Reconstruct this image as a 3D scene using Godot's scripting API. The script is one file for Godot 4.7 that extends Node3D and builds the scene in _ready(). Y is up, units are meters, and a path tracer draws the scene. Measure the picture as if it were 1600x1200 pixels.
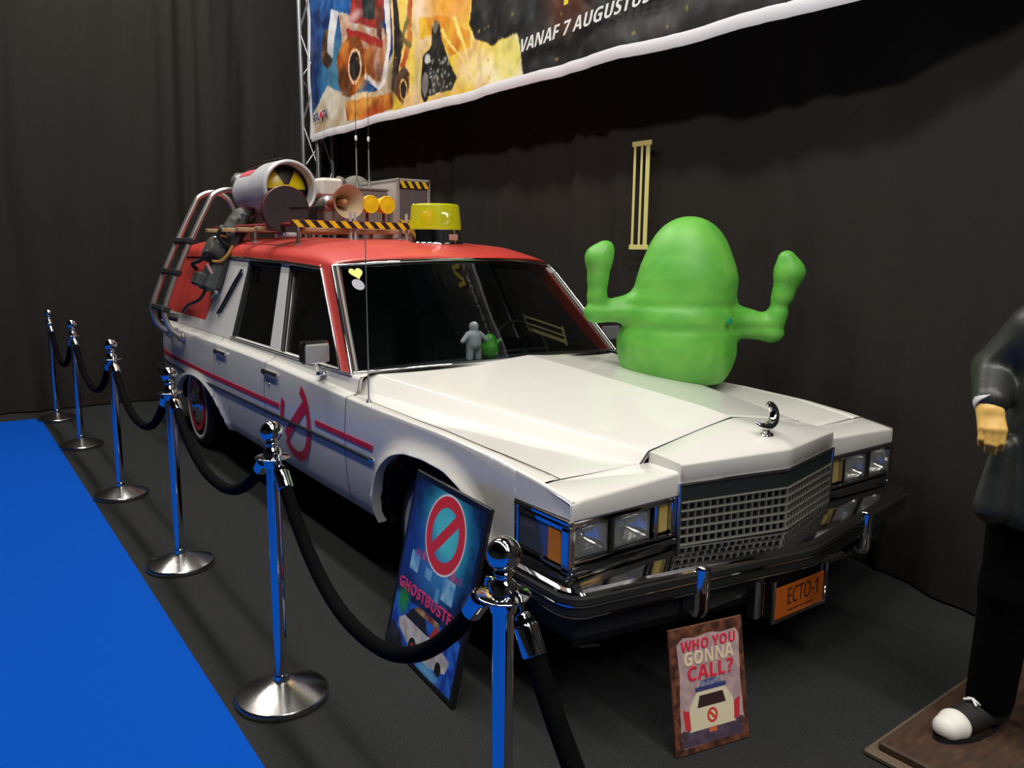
extends Node3D

# ------------------------------------------------------------------ globals
var mats := {}
var car: Node3D
const HALL_Y := 6.3

# ------------------------------------------------------------------ mesh builder
class Mb:
	var v := PackedVector3Array()
	var uv := PackedVector2Array()
	var ix := PackedInt32Array()

	func vert(p: Vector3, t := Vector2.ZERO) -> int:
		v.append(p)
		uv.append(t)
		return v.size() - 1

	func tri(a: Vector3, b: Vector3, c: Vector3) -> void:
		var i := vert(a)
		vert(b)
		vert(c)
		ix.append_array([i, i + 1, i + 2])

	func quad(a: Vector3, b: Vector3, c: Vector3, d: Vector3) -> void:
		var i := vert(a, Vector2(0, 1))
		vert(b, Vector2(1, 1))
		vert(c, Vector2(1, 0))
		vert(d, Vector2(0, 0))
		ix.append_array([i, i + 1, i + 2, i, i + 2, i + 3])

	# rows of equal length, shared (smooth) vertices
	func grid(rows: Array, close := false) -> void:
		var n: int = rows[0].size()
		var base := v.size()
		for r in rows.size():
			for k in n:
				vert(rows[r][k], Vector2(float(k) / maxf(1, n - 1), float(r) / maxf(1, rows.size() - 1)))
		for r in rows.size() - 1:
			for k in (n if close else n - 1):
				var a := base + r * n + k
				var b := base + r * n + (k + 1) % n
				var c := b + n
				var d := a + n
				ix.append_array([a, b, c, a, c, d])

	# a box with chamfered edges; size is full size; xf places it
	func box(size: Vector3, xf := Transform3D.IDENTITY, bev := 0.0) -> void:
		var h := size * 0.5
		var b := minf(bev, minf(h.x, minf(h.y, h.z)) * 0.9)
		if b <= 0.0:
			for ax in 3:
				for s: float in [-1.0, 1.0]:
					var n := Vector3.ZERO
					n[ax] = s
					var u := Vector3.ZERO
					u[(ax + 1) % 3] = 1
					var w := n.cross(u)
					var c := n * h
					quad(xf * (c - u * h - w * h), xf * (c - u * h + w * h), xf * (c + u * h + w * h), xf * (c + u * h - w * h))
			return
		for ax in 3:
			for s: float in [-1.0, 1.0]:
				var n2 := Vector3.ZERO
				n2[ax] = s
				var u2 := Vector3.ZERO
				u2[(ax + 1) % 3] = 1
				var w2 := n2.cross(u2)
				var c2 := n2 * h
				var hu: Vector3 = u2 * (h[(ax + 1) % 3] - b)
				var hw: Vector3 = w2 * (h[(ax + 2) % 3] - b)
				quad(xf * (c2 - hu - hw), xf * (c2 - hu + hw), xf * (c2 + hu + hw), xf * (c2 + hu - hw))
		for ax in 3:
			var i1 := (ax + 1) % 3
			var i2 := (ax + 2) % 3
			for s1: float in [-1.0, 1.0]:
				for s2: float in [-1.0, 1.0]:
					var p := []
					for e: float in [-1.0, 1.0]:
						var q1 := Vector3.ZERO
						q1[ax] = e * (h[ax] - b)
						q1[i1] = s1 * h[i1]
						q1[i2] = s2 * (h[i2] - b)
						var q2 := q1
						q2[i1] = s1 * (h[i1] - b)
						q2[i2] = s2 * h[i2]
						p.append_array([xf * q1, xf * q2])
					if s1 * s2 > 0:
						quad(p[0], p[2], p[3], p[1])
					else:
						quad(p[0], p[1], p[3], p[2])
		for sx: float in [-1.0, 1.0]:
			for sy: float in [-1.0, 1.0]:
				for sz: float in [-1.0, 1.0]:
					var a := xf * Vector3(sx * h.x, sy * (h.y - b), sz * (h.z - b))
					var bb := xf * Vector3(sx * (h.x - b), sy * h.y, sz * (h.z - b))
					var cc := xf * Vector3(sx * (h.x - b), sy * (h.y - b), sz * h.z)
					if sx * sy * sz > 0:
						tri(a, cc, bb)
					else:
						tri(a, bb, cc)

	# tube along a path; radii one per point or one for all
	func tube(path: Array, rad, sides := 10, caps := true, closed := false) -> void:
		var rows := []
		var n := path.size()
		var up := Vector3.UP
		for i in n:
			var p: Vector3 = path[i]
			var a: Vector3 = path[(i - 1 + n) % n] if (i > 0 or closed) else path[i]
			var b: Vector3 = path[(i + 1) % n] if (i < n - 1 or closed) else path[i]
			var d := (b - a).normalized()
			if i == 0:
				up = Vector3.UP if absf(d.y) < 0.9 else Vector3.RIGHT
			var x := up.cross(d).normalized()
			var y := d.cross(x).normalized()
			up = y
			var r: float = rad[i] if rad is Array else rad
			var row := []
			for k in sides:
				var t := TAU * k / sides
				row.append(p + (x * cos(t) + y * sin(t)) * r)
			rows.append(row)
		if closed:
			rows.append(rows[0])
		grid(rows, true)
		if caps and not closed:
			for e in [0, n - 1]:
				var c: Vector3 = path[e]
				var ring: Array = rows[e]
				for k in sides:
					if e == 0:
						tri(c, ring[(k + 1) % sides], ring[k])
					else:
						tri(c, ring[k], ring[(k + 1) % sides])

	# profile of (radius, height) turned about +y of xf; a repeated point makes a crease
	func lathe(prof: Array, sides := 24, xf := Transform3D.IDENTITY) -> void:
		var rows := []
		for p in prof:
			var row := []
			for k in sides:
				var t := TAU * k / sides
				row.append(xf * Vector3(cos(t) * p.x, p.y, sin(t) * p.x))
			if rows.size() and rows[-1][0].distance_to(row[0]) < 1e-6 and p.x > 1e-4:
				grid(rows, true)
				rows = []
			rows.append(row)
		grid(rows, true)

	# a flat polygon (list of Vector2) given thickness; map turns (x, y, depth 0..1) into a point
	func prism(poly: Array, map: Callable) -> void:
		var pk := PackedVector2Array(poly)
		if Geometry2D.is_polygon_clockwise(pk):
			pk.reverse()
		var t := Geometry2D.triangulate_polygon(pk)
		for i in range(0, t.size(), 3):
			tri(map.call(pk[t[i]], 1.0), map.call(pk[t[i + 1]], 1.0), map.call(pk[t[i + 2]], 1.0))
			tri(map.call(pk[t[i]], 0.0), map.call(pk[t[i + 2]], 0.0), map.call(pk[t[i + 1]], 0.0))
		for i in pk.size():
			var a := pk[i]
			var b := pk[(i + 1) % pk.size()]
			quad(map.call(a, 0.0), map.call(b, 0.0), map.call(b, 1.0), map.call(a, 1.0))

	func finish() -> ArrayMesh:
		var n := PackedVector3Array()
		n.resize(v.size())
		for i in range(0, ix.size(), 3):
			var a := ix[i]
			var b := ix[i + 1]
			var c := ix[i + 2]
			var f := (v[c] - v[a]).cross(v[b] - v[a])
			n[a] += f
			n[b] += f
			n[c] += f
		for i in n.size():
			n[i] = n[i].normalized() if n[i].length_squared() > 1e-20 else Vector3.UP
		var arr := []
		arr.resize(Mesh.ARRAY_MAX)
		arr[Mesh.ARRAY_VERTEX] = v
		arr[Mesh.ARRAY_NORMAL] = n
		arr[Mesh.ARRAY_TEX_UV] = uv
		arr[Mesh.ARRAY_INDEX] = ix
		var m := ArrayMesh.new()
		m.add_surface_from_arrays(Mesh.PRIMITIVE_TRIANGLES, arr)
		return m

# ------------------------------------------------------------------ implicit bodies (smooth union of tapered bones, meshed as surface nets)
class Blob:
	var lo: Vector3
	var cell: float
	var nx: int
	var ny: int
	var nz: int
	var f := PackedFloat32Array()

	func _init(lo_: Vector3, hi: Vector3, c: float) -> void:
		lo = lo_
		cell = c
		nx = int(ceil((hi.x - lo.x) / c)) + 1
		ny = int(ceil((hi.y - lo.y) / c)) + 1
		nz = int(ceil((hi.z - lo.z) / c)) + 1
		f.resize(nx * ny * nz)
		f.fill(1.0)

	# bone from a to b with radii ra, rb, joined with smoothness k; flat axis ax is measured st times
	func bone(a: Vector3, b: Vector3, ra: float, rb: float, k := 0.03, ax := Vector3.ZERO, st := 1.0) -> void:
		var rm := maxf(ra, rb) + k * 1.5 + cell * 2
		var mn := a.min(b) - Vector3.ONE * rm
		var mx := a.max(b) + Vector3.ONE * rm
		var i0 := maxi(0, int((mn.x - lo.x) / cell))
		var i1 := mini(nx - 1, int((mx.x - lo.x) / cell) + 1)
		var j0 := maxi(0, int((mn.y - lo.y) / cell))
		var j1 := mini(ny - 1, int((mx.y - lo.y) / cell) + 1)
		var k0 := maxi(0, int((mn.z - lo.z) / cell))
		var k1 := mini(nz - 1, int((mx.z - lo.z) / cell) + 1)
		var ab := b - a
		var ll := maxf(ab.length_squared(), 1e-9)
		for j in range(j0, j1 + 1):
			for kk in range(k0, k1 + 1):
				var at := (j * nz + kk) * nx
				for i in range(i0, i1 + 1):
					var p := lo + Vector3(i, j, kk) * cell - a
					var t := clampf(p.dot(ab) / ll, 0.0, 1.0)
					var q := p - ab * t
					if st != 1.0:
						q += ax * (q.dot(ax) * (st - 1.0))
					var d := q.length() - lerpf(ra, rb, t)
					var o := f[at + i]
					var h := maxf(k - absf(o - d), 0.0) / k
					f[at + i] = minf(o, d) - h * h * k * 0.25

	# keep only what lies below / above a level
	func cut(y: float, keep_above: bool) -> void:
		for j in ny:
			var yy := lo.y + j * cell
			var d := (y - yy) if keep_above else (yy - y)
			if d < -cell * 3:
				continue
			for i in nx * nz:
				f[j * nx * nz + i] = maxf(f[j * nx * nz + i], d)

	func groove(y: float, depth: float, w: float) -> void:
		for j in ny:
			var e := (lo.y + j * cell - y) / w
			if absf(e) > 3.0:
				continue
			var g := depth * exp(-e * e)
			for i in nx * nz:
				f[j * nx * nz + i] += g

	func add_to(m: Mb) -> void:
		var id := {}
		var sx := 1
		var sz := nx
		var sy := nx * nz
		for j in ny - 1:
			for k in nz - 1:
				for i in nx - 1:
					var o := j * sy + k * sz + i
					var c := [f[o], f[o + sx], f[o + sz], f[o + sx + sz], f[o + sy], f[o + sx + sy], f[o + sz + sy], f[o + sx + sz + sy]]
					var neg := 0
					for q in 8:
						if c[q] < 0.0:
							neg += 1
					if neg == 0 or neg == 8:
						continue
					var sum := Vector3.ZERO
					var cnt := 0
					for e in [[0, 1], [2, 3], [4, 5], [6, 7], [0, 2], [1, 3], [4, 6], [5, 7], [0, 4], [1, 5], [2, 6], [3, 7]]:
						var fa: float = c[e[0]]
						var fb: float = c[e[1]]
						if (fa < 0.0) != (fb < 0.0):
							var t := fa / (fa - fb)
							var pa := Vector3(e[0] & 1, (e[0] >> 2) & 1, (e[0] >> 1) & 1)
							var pb := Vector3(e[1] & 1, (e[1] >> 2) & 1, (e[1] >> 1) & 1)
							sum += pa.lerp(pb, t)
							cnt += 1
					id[o] = m.vert(lo + (Vector3(i, j, k) + sum / cnt) * cell)
		for o in id:
			var f0 := f[o]
			for ax in 3:
				var st: int = [sx, sy, sz][ax]
				var u: int = [sy, sz, sx][ax]
				var w: int = [sz, sx, sy][ax]
				var f1 := f[o + st]
				if (f0 < 0.0) == (f1 < 0.0):
					continue
				if not (id.has(o - u) and id.has(o - w) and id.has(o - u - w)):
					continue
				var a: int = id[o]
				var b: int = id[o - u]
				var cc: int = id[o - u - w]
				var d: int = id[o - w]
				if f0 < 0.0:
					m.ix.append_array([a, d, cc, a, cc, b])
				else:
					m.ix.append_array([a, b, cc, a, cc, d])

# ------------------------------------------------------------------ painter for flat print
class Paint:
	var img: Image
	var w: int
	var h: int
	var o: Vector2
	var s: Vector2
	var rng := RandomNumberGenerator.new()
	var noise := FastNoiseLite.new()

	func _init(w_: int, h_: int, x0: float, y1: float, x1: float, y0: float, bg: Color) -> void:
		w = w_
		h = h_
		img = Image.create(w, h, false, Image.FORMAT_RGB8)
		img.fill(bg)
		o = Vector2(x0, y1)
		s = Vector2(w / (x1 - x0), -h / (y1 - y0))
		rng.seed = 7
		noise.seed = 5
		noise.frequency = 0.02
		noise.fractal_octaves = 4

	func px(p: Vector2) -> Vector2:
		return (p - o) * s

	func dot_at(x: int, y: int, c: Color, a: float) -> void:
		if x < 0 or y < 0 or x >= w or y >= h:
			return
		img.set_pixel(x, y, img.get_pixel(x, y).lerp(c, a))

	# filled polygon in print coordinates; mottle adds printed texture, soft lets it fade by noise
	func poly(pts: Array, c: Color, c2 := Color(0, 0, 0, 0), mottle := 0.0) -> void:
		var q := PackedVector2Array()
		var lo_y := 1e9
		var hi_y := -1e9
		for p in pts:
			var t := px(p)
			q.append(t)
			lo_y = minf(lo_y, t.y)
			hi_y = maxf(hi_y, t.y)
		for y in range(maxi(0, int(lo_y)), mini(h - 1, int(hi_y)) + 1):
			var xs := []
			var yy := y + 0.5
			for i in q.size():
				var a := q[i]
				var b := q[(i + 1) % q.size()]
				if (a.y <= yy) != (b.y <= yy):
					xs.append(a.x + (yy - a.y) / (b.y - a.y) * (b.x - a.x))
			xs.sort()
			for i in range(0, xs.size() - 1, 2):
				for x in range(maxi(0, int(xs[i])), mini(w - 1, int(xs[i + 1])) + 1):
					var cc := c
					if c2.a > 0.0:
						cc = c.lerp(c2, clampf(0.5 + noise.get_noise_2d(x, y) * 1.6, 0, 1))
					if mottle > 0.0:
						cc = cc.lightened(clampf(noise.get_noise_2d(x * 3.0, y * 3.0) * mottle, 0, 1))
					img.set_pixel(x, y, cc)

	func ring(c: Vector2, r0: Vector2, r1: Vector2, col: Color, a0 := 0.0, a1 := TAU) -> void:
		var pts := []
		for i in 41:
			var t := lerpf(a0, a1, i / 40.0)
			pts.append(c + Vector2(cos(t), sin(t)) * r1)
		for i in 41:
			var t := lerpf(a1, a0, i / 40.0)
			pts.append(c + Vector2(cos(t), sin(t)) * r0)
		poly(pts, col)

	func disc(c: Vector2, r: Vector2, col: Color, c2 := Color(0, 0, 0, 0)) -> void:
		var pts := []
		for i in 32:
			pts.append(c + Vector2(cos(TAU * i / 32), sin(TAU * i / 32)) * r)
		poly(pts, col, c2)

	# soft round stain of ink
	func soft(c: Vector2, r: Vector2, col: Color, strength := 1.0) -> void:
		var m := px(c)
		var q := (r * s).abs()
		for y in range(maxi(0, int(m.y - q.y)), mini(h - 1, int(m.y + q.y)) + 1):
			for x in range(maxi(0, int(m.x - q.x)), mini(w - 1, int(m.x + q.x)) + 1):
				var d := Vector2((x - m.x) / q.x, (y - m.y) / q.y).length()
				if d < 1.0:
					dot_at(x, y, col, (1.0 - d * d) * strength)

	func specks(n: int, lo: Vector2, hi: Vector2, col: Color, r := 2.0) -> void:
		for i in n:
			var p := px(Vector2(rng.randf_range(lo.x, hi.x), rng.randf_range(lo.y, hi.y)))
			var rr := rng.randf_range(0.6, r)
			for y in range(int(p.y - rr), int(p.y + rr) + 1):
				for x in range(int(p.x - rr), int(p.x + rr) + 1):
					dot_at(x, y, col, 0.8)

	# uneven ink edges and mottling, as in a painted picture
	func warp(amount: float) -> void:
		var src := img.duplicate() as Image
		noise.frequency = 0.022
		noise.fractal_octaves = 2
		for y in h:
			for x in w:
				var dx := noise.get_noise_2d(x, y) * amount
				var dy := noise.get_noise_2d(x + 500, y + 300) * amount
				var c := src.get_pixel(clampi(int(x + dx), 0, w - 1), clampi(int(y + dy), 0, h - 1))
				var g := noise.get_noise_2d(x * 2.2 + 900, y * 2.2) * 0.16
				img.set_pixel(x, y, c.lightened(g) if g > 0.0 else c.darkened(-g))

	func soften(f: float) -> void:
		img.resize(int(w * f), int(h * f), Image.INTERPOLATE_BILINEAR)
		img.resize(w, h, Image.INTERPOLATE_CUBIC)

	func tex() -> ImageTexture:
		img.generate_mipmaps()
		return ImageTexture.create_from_image(img)

# ------------------------------------------------------------------ helpers
func mat(key: String, col := Color.WHITE, rough := 0.6, metal := 0.0) -> StandardMaterial3D:
	if mats.has(key):
		return mats[key]
	var m := StandardMaterial3D.new()
	m.resource_name = key
	m.albedo_color = col
	m.roughness = rough
	m.metallic = metal
	m.cull_mode = BaseMaterial3D.CULL_DISABLED
	mats[key] = m
	return m

func noise_tex(freq: float, c0: Color, c1: Color, seed_ := 1, size := 256, octaves := 4) -> NoiseTexture2D:
	var n := FastNoiseLite.new()
	n.seed = seed_
	n.frequency = freq
	n.fractal_octaves = octaves
	var g := Gradient.new()
	g.set_color(0, c0)
	g.set_color(1, c1)
	var t := NoiseTexture2D.new()
	t.width = size
	t.height = size
	t.seamless = true
	t.noise = n
	t.color_ramp = g
	return t

func obj(called: String, mb: Mb, m: Material, parent: Node = null) -> MeshInstance3D:
	var o := MeshInstance3D.new()
	o.name = called
	o.mesh = mb.finish()
	o.material_override = m
	(parent if parent else self).add_child(o, true)
	return o

func put(called: String, mesh: Mesh, m: Material, parent: Node, xf := Transform3D.IDENTITY) -> MeshInstance3D:
	var o := MeshInstance3D.new()
	o.name = called
	o.mesh = mesh
	o.material_override = m
	o.transform = xf
	parent.add_child(o, true)
	return o

func taken(called: String) -> String:
	if not has_node(NodePath(called)):
		return called
	var i := 1
	while has_node(NodePath("%s_%03d" % [called, i])):
		i += 1
	return "%s_%03d" % [called, i]

func tag(o: Node, label: String, category: String, group := "") -> Node:
	o.set_meta("label", label)
	o.set_meta("category", category)
	if group != "":
		o.set_meta("group", group)
	return o

func thing(called: String, label: String, category: String, at := Vector3.ZERO, group := "") -> Node3D:
	var o := Node3D.new()
	o.name = taken(called)
	o.position = at
	add_child(o)
	tag(o, label, category, group)
	return o

func struct(called: String, mb: Mb, m: Material) -> MeshInstance3D:
	var o := obj(called, mb, m)
	o.set_meta("kind", "structure")
	return o

func tf(at: Vector3, b := Basis.IDENTITY) -> Transform3D:
	return Transform3D(b, at)

# basis whose +y points along d
func along(d: Vector3) -> Basis:
	var y := d.normalized()
	var x := (Vector3.UP if absf(y.y) < 0.95 else Vector3.RIGHT).cross(y).normalized()
	return Basis(x, y, x.cross(y))

func tab(t: Array, x: float) -> float:
	if x <= t[0][0]:
		return t[0][1]
	for i in t.size() - 1:
		if x <= t[i + 1][0]:
			return lerpf(t[i][1], t[i + 1][1], (x - t[i][0]) / (t[i + 1][0] - t[i][0]))
	return t[-1][1]

func spline(pts: Array, n := 6) -> Array:
	var out := []
	for i in pts.size() - 1:
		var a: Vector3 = pts[maxi(0, i - 1)]
		var b: Vector3 = pts[i]
		var c: Vector3 = pts[i + 1]
		var d: Vector3 = pts[mini(pts.size() - 1, i + 2)]
		for k in n:
			out.append(b.cubic_interpolate(c, a, d, float(k) / n))
	out.append(pts[-1])
	return out

# lettering as thin raised print; width is the whole line, cap the capital height, slant leans it
func words(called: String, text: String, width: float, cap: float, m: Material, parent: Node, xf: Transform3D, slant := 0.0, face := "Droid Sans", weight := 700) -> MeshInstance3D:
	var t := TextMesh.new()
	var fnt := SystemFont.new()
	fnt.font_names = PackedStringArray([face])
	fnt.font_weight = weight
	t.font = fnt
	t.text = text
	t.font_size = 48
	t.pixel_size = 0.01
	t.depth = 0.02
	t.curve_step = 2.0
	var arr := t.get_mesh_arrays()
	var vs: PackedVector3Array = arr[Mesh.ARRAY_VERTEX]
	var lo := vs[0]
	var hi := vs[0]
	for p in vs:
		lo = lo.min(p)
		hi = hi.max(p)
	for i in vs.size():
		var q := (vs[i] - lo) / (hi - lo)
		vs[i] = Vector3(q.x * width + (q.y * cap) * slant, q.y * cap, q.z * 0.0015)
	arr[Mesh.ARRAY_VERTEX] = vs
	var am := ArrayMesh.new()
	am.add_surface_from_arrays(Mesh.PRIMITIVE_TRIANGLES, arr)
	return put(called, am, m, parent, xf)

func print_mat(key: String, tex: Texture2D, rough := 0.5) -> StandardMaterial3D:
	var m := mat(key, Color.WHITE, rough)
	m.albedo_texture = tex
	return m

# ------------------------------------------------------------------ scene
func _ready() -> void:
	var cam := Camera3D.new()
	cam.name = "camera"
	cam.position = Vector3(-2.48494, 1.54840, 1.79361)
	cam.rotation = Vector3(-0.170436, -0.629898, 0.010422)
	cam.fov = rad_to_deg(2.0 * atan(600.0 / 1238.573))
	cam.near = 0.05
	cam.far = 60.0
	add_child(cam)
	cam.current = true
	var env := Environment.new()
	env.background_mode = Environment.BG_COLOR
	env.background_color = Color(0.02, 0.02, 0.02)
	env.tonemap_mode = Environment.TONE_MAPPER_LINEAR
	env.tonemap_exposure = 0.345
	env.sdfgi_enabled = true
	env.ssao_enabled = true
	env.ssil_enabled = true
	var we := WorldEnvironment.new()
	we.name = "world_environment"
	we.environment = env
	add_child(we)
	ceiling_lamps(Color(1.0, 0.985, 0.955), [25.0, 15.0])

	materials()
	hall()
	curtains()
	truss()
	banner()
	carpet()
	barrier()
	station_wagon()
	roof_gear()
	side_gear()
	green_sculpture()
	boards()
	mannequin()

func ceiling_lamps(col: Color, energy: Array) -> void:
	var body := mat("lamp_housing", Color(0.55, 0.55, 0.56), 0.5)
	var glow := mat("lamp_glow", Color(0.9, 0.9, 0.9), 0.5)
	glow.emission_enabled = true
	glow.emission = col
	glow.emission_energy_multiplier = 6.0
	for r in 2:
		for k in 6:
			var p := Vector3([-0.9, -2.45][r], HALL_Y - 0.45, [[-5.6, -3.6, 0.1, 2.3, 4.5, 6.7], [-5.6, -3.4, -1.2, 1.0, 3.2, 5.4]][r][k])
			var order: String = ["nearest the rear curtain", "second from the rear curtain", "third from the rear curtain", "fourth from the rear curtain", "second from the far end", "at the far end"][k]
			var t := thing("ceiling_lamp", "white strip lamp above the %s, %s" % [["car roof", "rope barrier"][r], order], "lamp", p, "strip lamps in two rows under the ceiling")
			var m := Mb.new()
			m.box(Vector3(0.34, 0.09, 1.5), tf(Vector3(0, 0.045, 0)), 0.012)
			obj("housing", m, body, t)
			m = Mb.new()
			m.box(Vector3(0.28, 0.012, 1.44), tf(Vector3(0, -0.006, 0)), 0.003)
			obj("diffuser", m, glow, t)
			for s in [-0.6, 0.6]:
				m = Mb.new()
				m.tube([Vector3(0, 0.08, s), Vector3(0, 0.45, s)], 0.004, 6)
				obj("wire", m, body, t)
			var l := AreaLight3D.new()
			l.name = "light"
			l.light_color = col
			l.light_energy = energy[r]
			l.area_size = Vector2(0.28, 1.44)
			l.area_range = 25.0
			l.area_attenuation = 2.0
			l.shadow_enabled = true
			l.position = Vector3(0, -0.016, 0)
			l.rotation = Vector3(-PI / 2, 0, 0)
			t.add_child(l)

func materials() -> void:
	var paint := mat("white_paint", Color8(218, 216, 211), 0.32)
	paint.clearcoat_enabled = true
	paint.clearcoat = 0.6
	paint.clearcoat_roughness = 0.06
	var red := mat("red_paint", Color8(198, 62, 54), 0.45)
	red.clearcoat_enabled = true
	red.clearcoat = 0.35
	red.clearcoat_roughness = 0.15
	mat("red_vinyl", Color8(205, 32, 58), 0.45)
	mat("chrome", Color(0.86, 0.86, 0.87), 0.07, 1.0)
	mat("brushed_steel", Color(0.72, 0.72, 0.72), 0.28, 1.0)
	mat("dull_metal", Color(0.62, 0.62, 0.63), 0.42, 0.85)
	mat("black_rubber", Color8(22, 22, 23), 0.6)
	mat("black_satin", Color8(16, 16, 17), 0.45)
	mat("dark_inside", Color8(16, 17, 18), 0.85)
	mat("dark_trim", Color8(30, 42, 46), 0.7)
	var g := mat("glass", Color(0.02, 0.03, 0.03, 0.42), 0.02)
	g.transparency = BaseMaterial3D.TRANSPARENCY_ALPHA
	g.metallic_specular = 0.5
	var lens := mat("lens_glass", Color(0.9, 0.92, 0.92, 0.12), 0.03)
	lens.transparency = BaseMaterial3D.TRANSPARENCY_ALPHA
	mat("reflector", Color(0.8, 0.8, 0.78), 0.16, 1.0)
	var amber := mat("amber_lens", Color8(232, 132, 10), 0.5)
	mat("pale_amber", Color8(168, 148, 88), 0.25)
	mat("yellow", Color8(240, 190, 20), 0.45)
	mat("hazard_yellow", Color8(226, 190, 24), 0.5)
	mat("hazard_black", Color8(34, 16, 20), 0.5)

func box_mesh(size: Vector3, at: Vector3, bev := 0.0) -> Mb:
	var m := Mb.new()
	m.box(size, tf(at), bev)
	return m

func hall() -> void:
	var fl := mat("dark_carpet", Color.WHITE, 0.95)
	fl.albedo_texture = noise_tex(0.35, Color8(29, 30, 31), Color8(58, 58, 59), 3, 512, 3)
	fl.uv1_triplanar = true
	fl.uv1_world_triplanar = true
	fl.uv1_scale = Vector3(0.9, 0.9, 0.9)
	fl.metallic_specular = 0.15
	struct("floor", box_mesh(Vector3(13.0, 0.2, 16.6), Vector3(-4.3, -0.1, 1.0)), fl)
	var dark := mat("hall_wall", Color8(42, 42, 44), 0.9)
	struct("wall_back", box_mesh(Vector3(13.0, HALL_Y, 0.2), Vector3(-4.3, HALL_Y / 2, -7.2)), dark)
	struct("wall_front", box_mesh(Vector3(13.0, HALL_Y, 0.2), Vector3(-4.3, HALL_Y / 2, 9.2)), dark)
	struct("wall_right", box_mesh(Vector3(0.2, HALL_Y, 16.6), Vector3(2.1, HALL_Y / 2, 1.0)), dark)
	struct("wall_left", box_mesh(Vector3(0.2, HALL_Y, 16.6), Vector3(-10.7, HALL_Y / 2, 1.0)), dark)
	struct("ceiling", box_mesh(Vector3(13.0, 0.2, 16.6), Vector3(-4.3, HALL_Y + 0.1, 1.0)), mat("hall_ceiling", Color8(40, 40, 42), 0.9))

# a pleated hanging cloth along a ground path
func drape(path: Array, height: float, pitch: float, depth: float, seed_: int) -> Mb:
	var m := Mb.new()
	var n := FastNoiseLite.new()
	n.seed = seed_
	n.frequency = 0.35
	var total := 0.0
	for i in path.size() - 1:
		total += path[i].distance_to(path[i + 1])
	var cols := int(total / 0.03)
	var rows := []
	for j in 15:
		var y := 0.012 + height * pow(j / 14.0, 1.2)
		var row := []
		for i in cols + 1:
			var d := total * i / cols
			var q := d
			var at: Vector3 = path[0]
			var dir := Vector3.RIGHT
			for s in path.size() - 1:
				var l: float = path[s].distance_to(path[s + 1])
				dir = (path[s + 1] - path[s]).normalized()
				at = path[s] + dir * q
				if q <= l:
					break
				q -= l
			var nrm := dir.cross(Vector3.UP)
			var ph := d / pitch + n.get_noise_2d(d * 2.0, y * 0.35) * 1.6
			var w := sin(ph * TAU) * 0.6 + sin(ph * TAU * 0.43 + 1.3) * 0.5
			w *= depth * (0.55 + 0.45 * (1.0 - y / height)) * (0.6 + 0.8 * absf(n.get_noise_2d(d * 1.1 + 40.0, y * 0.2)))
			row.append(at + nrm * w + Vector3(0, y, 0))
		rows.append(row)
	m.grid(rows)
	return m

func curtains() -> void:
	var c := mat("black_cloth", Color.WHITE, 0.95)
	c.albedo_texture = noise_tex(0.5, Color8(36, 34, 32), Color8(56, 53, 50), 9, 256, 2)
	c.uv1_triplanar = true
	c.uv1_world_triplanar = true
	c.uv1_scale = Vector3(1.5, 1.5, 1.5)
	c.metallic_specular = 0.15
	tag(obj("rear_curtain", drape([Vector3(-9.5, 0, -6.62), Vector3(1.25, 0, -6.62)], 6.0, 0.34, 0.05, 4), c), "black pleated curtain hanging behind the tail of the white car", "curtain")
	tag(obj("side_curtain", drape([Vector3(1.2, 0, -6.5), Vector3(1.2, 0, -0.4), Vector3(0.98, 0, 0.6), Vector3(1.25, 0, 3.0), Vector3(1.25, 0, 6.0)], 6.0, 0.42, 0.035, 8), c), "long black curtain hanging beside the car behind the green sculpture", "curtain")
	var t := thing("tape_outline", "yellowish masking tape strips forming a narrow tall frame on the black curtain", "tape", Vector3(1.14, 1.56, -1.84))
	var tm := mat("masking_tape", Color8(212, 204, 128), 0.7)
	for k in 3:
		var m := Mb.new()
		m.box(Vector3(0.004, 0.63, [0.018, 0.016, 0.032][k]), tf(Vector3(0.0, 0.315, [-0.06, 0.0, 0.052][k])))
		obj("tape_strip", m, tm, t)
	for y in [0.0, 0.63]:
		var m := Mb.new()
		m.box(Vector3(0.004, 0.03, 0.165), tf(Vector3(-0.002, y, 0.0)))
		obj("tape_strip", m, tm, t)

func truss() -> void:
	var al := mat("aluminium", Color(0.66, 0.67, 0.68), 0.34, 0.9)
	var t := thing("truss", "upright aluminium lattice truss in the corner holding the end of the banner", "truss", Vector3(0.9, 0, -6.3))
	var c := []
	for p in [Vector2(-0.11, -0.15), Vector2(-0.012, 0.0), Vector2(0.15, 0.0), Vector2(0.22, -0.15)]:
		var m := Mb.new()
		m.tube([Vector3(p.x, 0.02, p.y), Vector3(p.x, 5.6, p.y)], 0.024, 12)
		obj("chord", m, al, t)
		c.append(p)
	for s in 4:
		var a: Vector2 = c[s]
		var b: Vector2 = c[(s + 1) % 4]
		for k in 12:
			var y0 := 0.1 + 0.45 * k
			var f := k % 2 == 0
			var m := Mb.new()
			m.tube([Vector3(a.x, y0 if f else y0 + 0.45, a.y), Vector3(b.x, y0 + 0.45 if f else y0, b.y)], 0.009, 8)
			obj("brace", m, al, t)
	obj("base_plate", box_mesh(Vector3(0.5, 0.02, 0.5), Vector3(0.02, 0.01, -0.02), 0.004), al, t)

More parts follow.
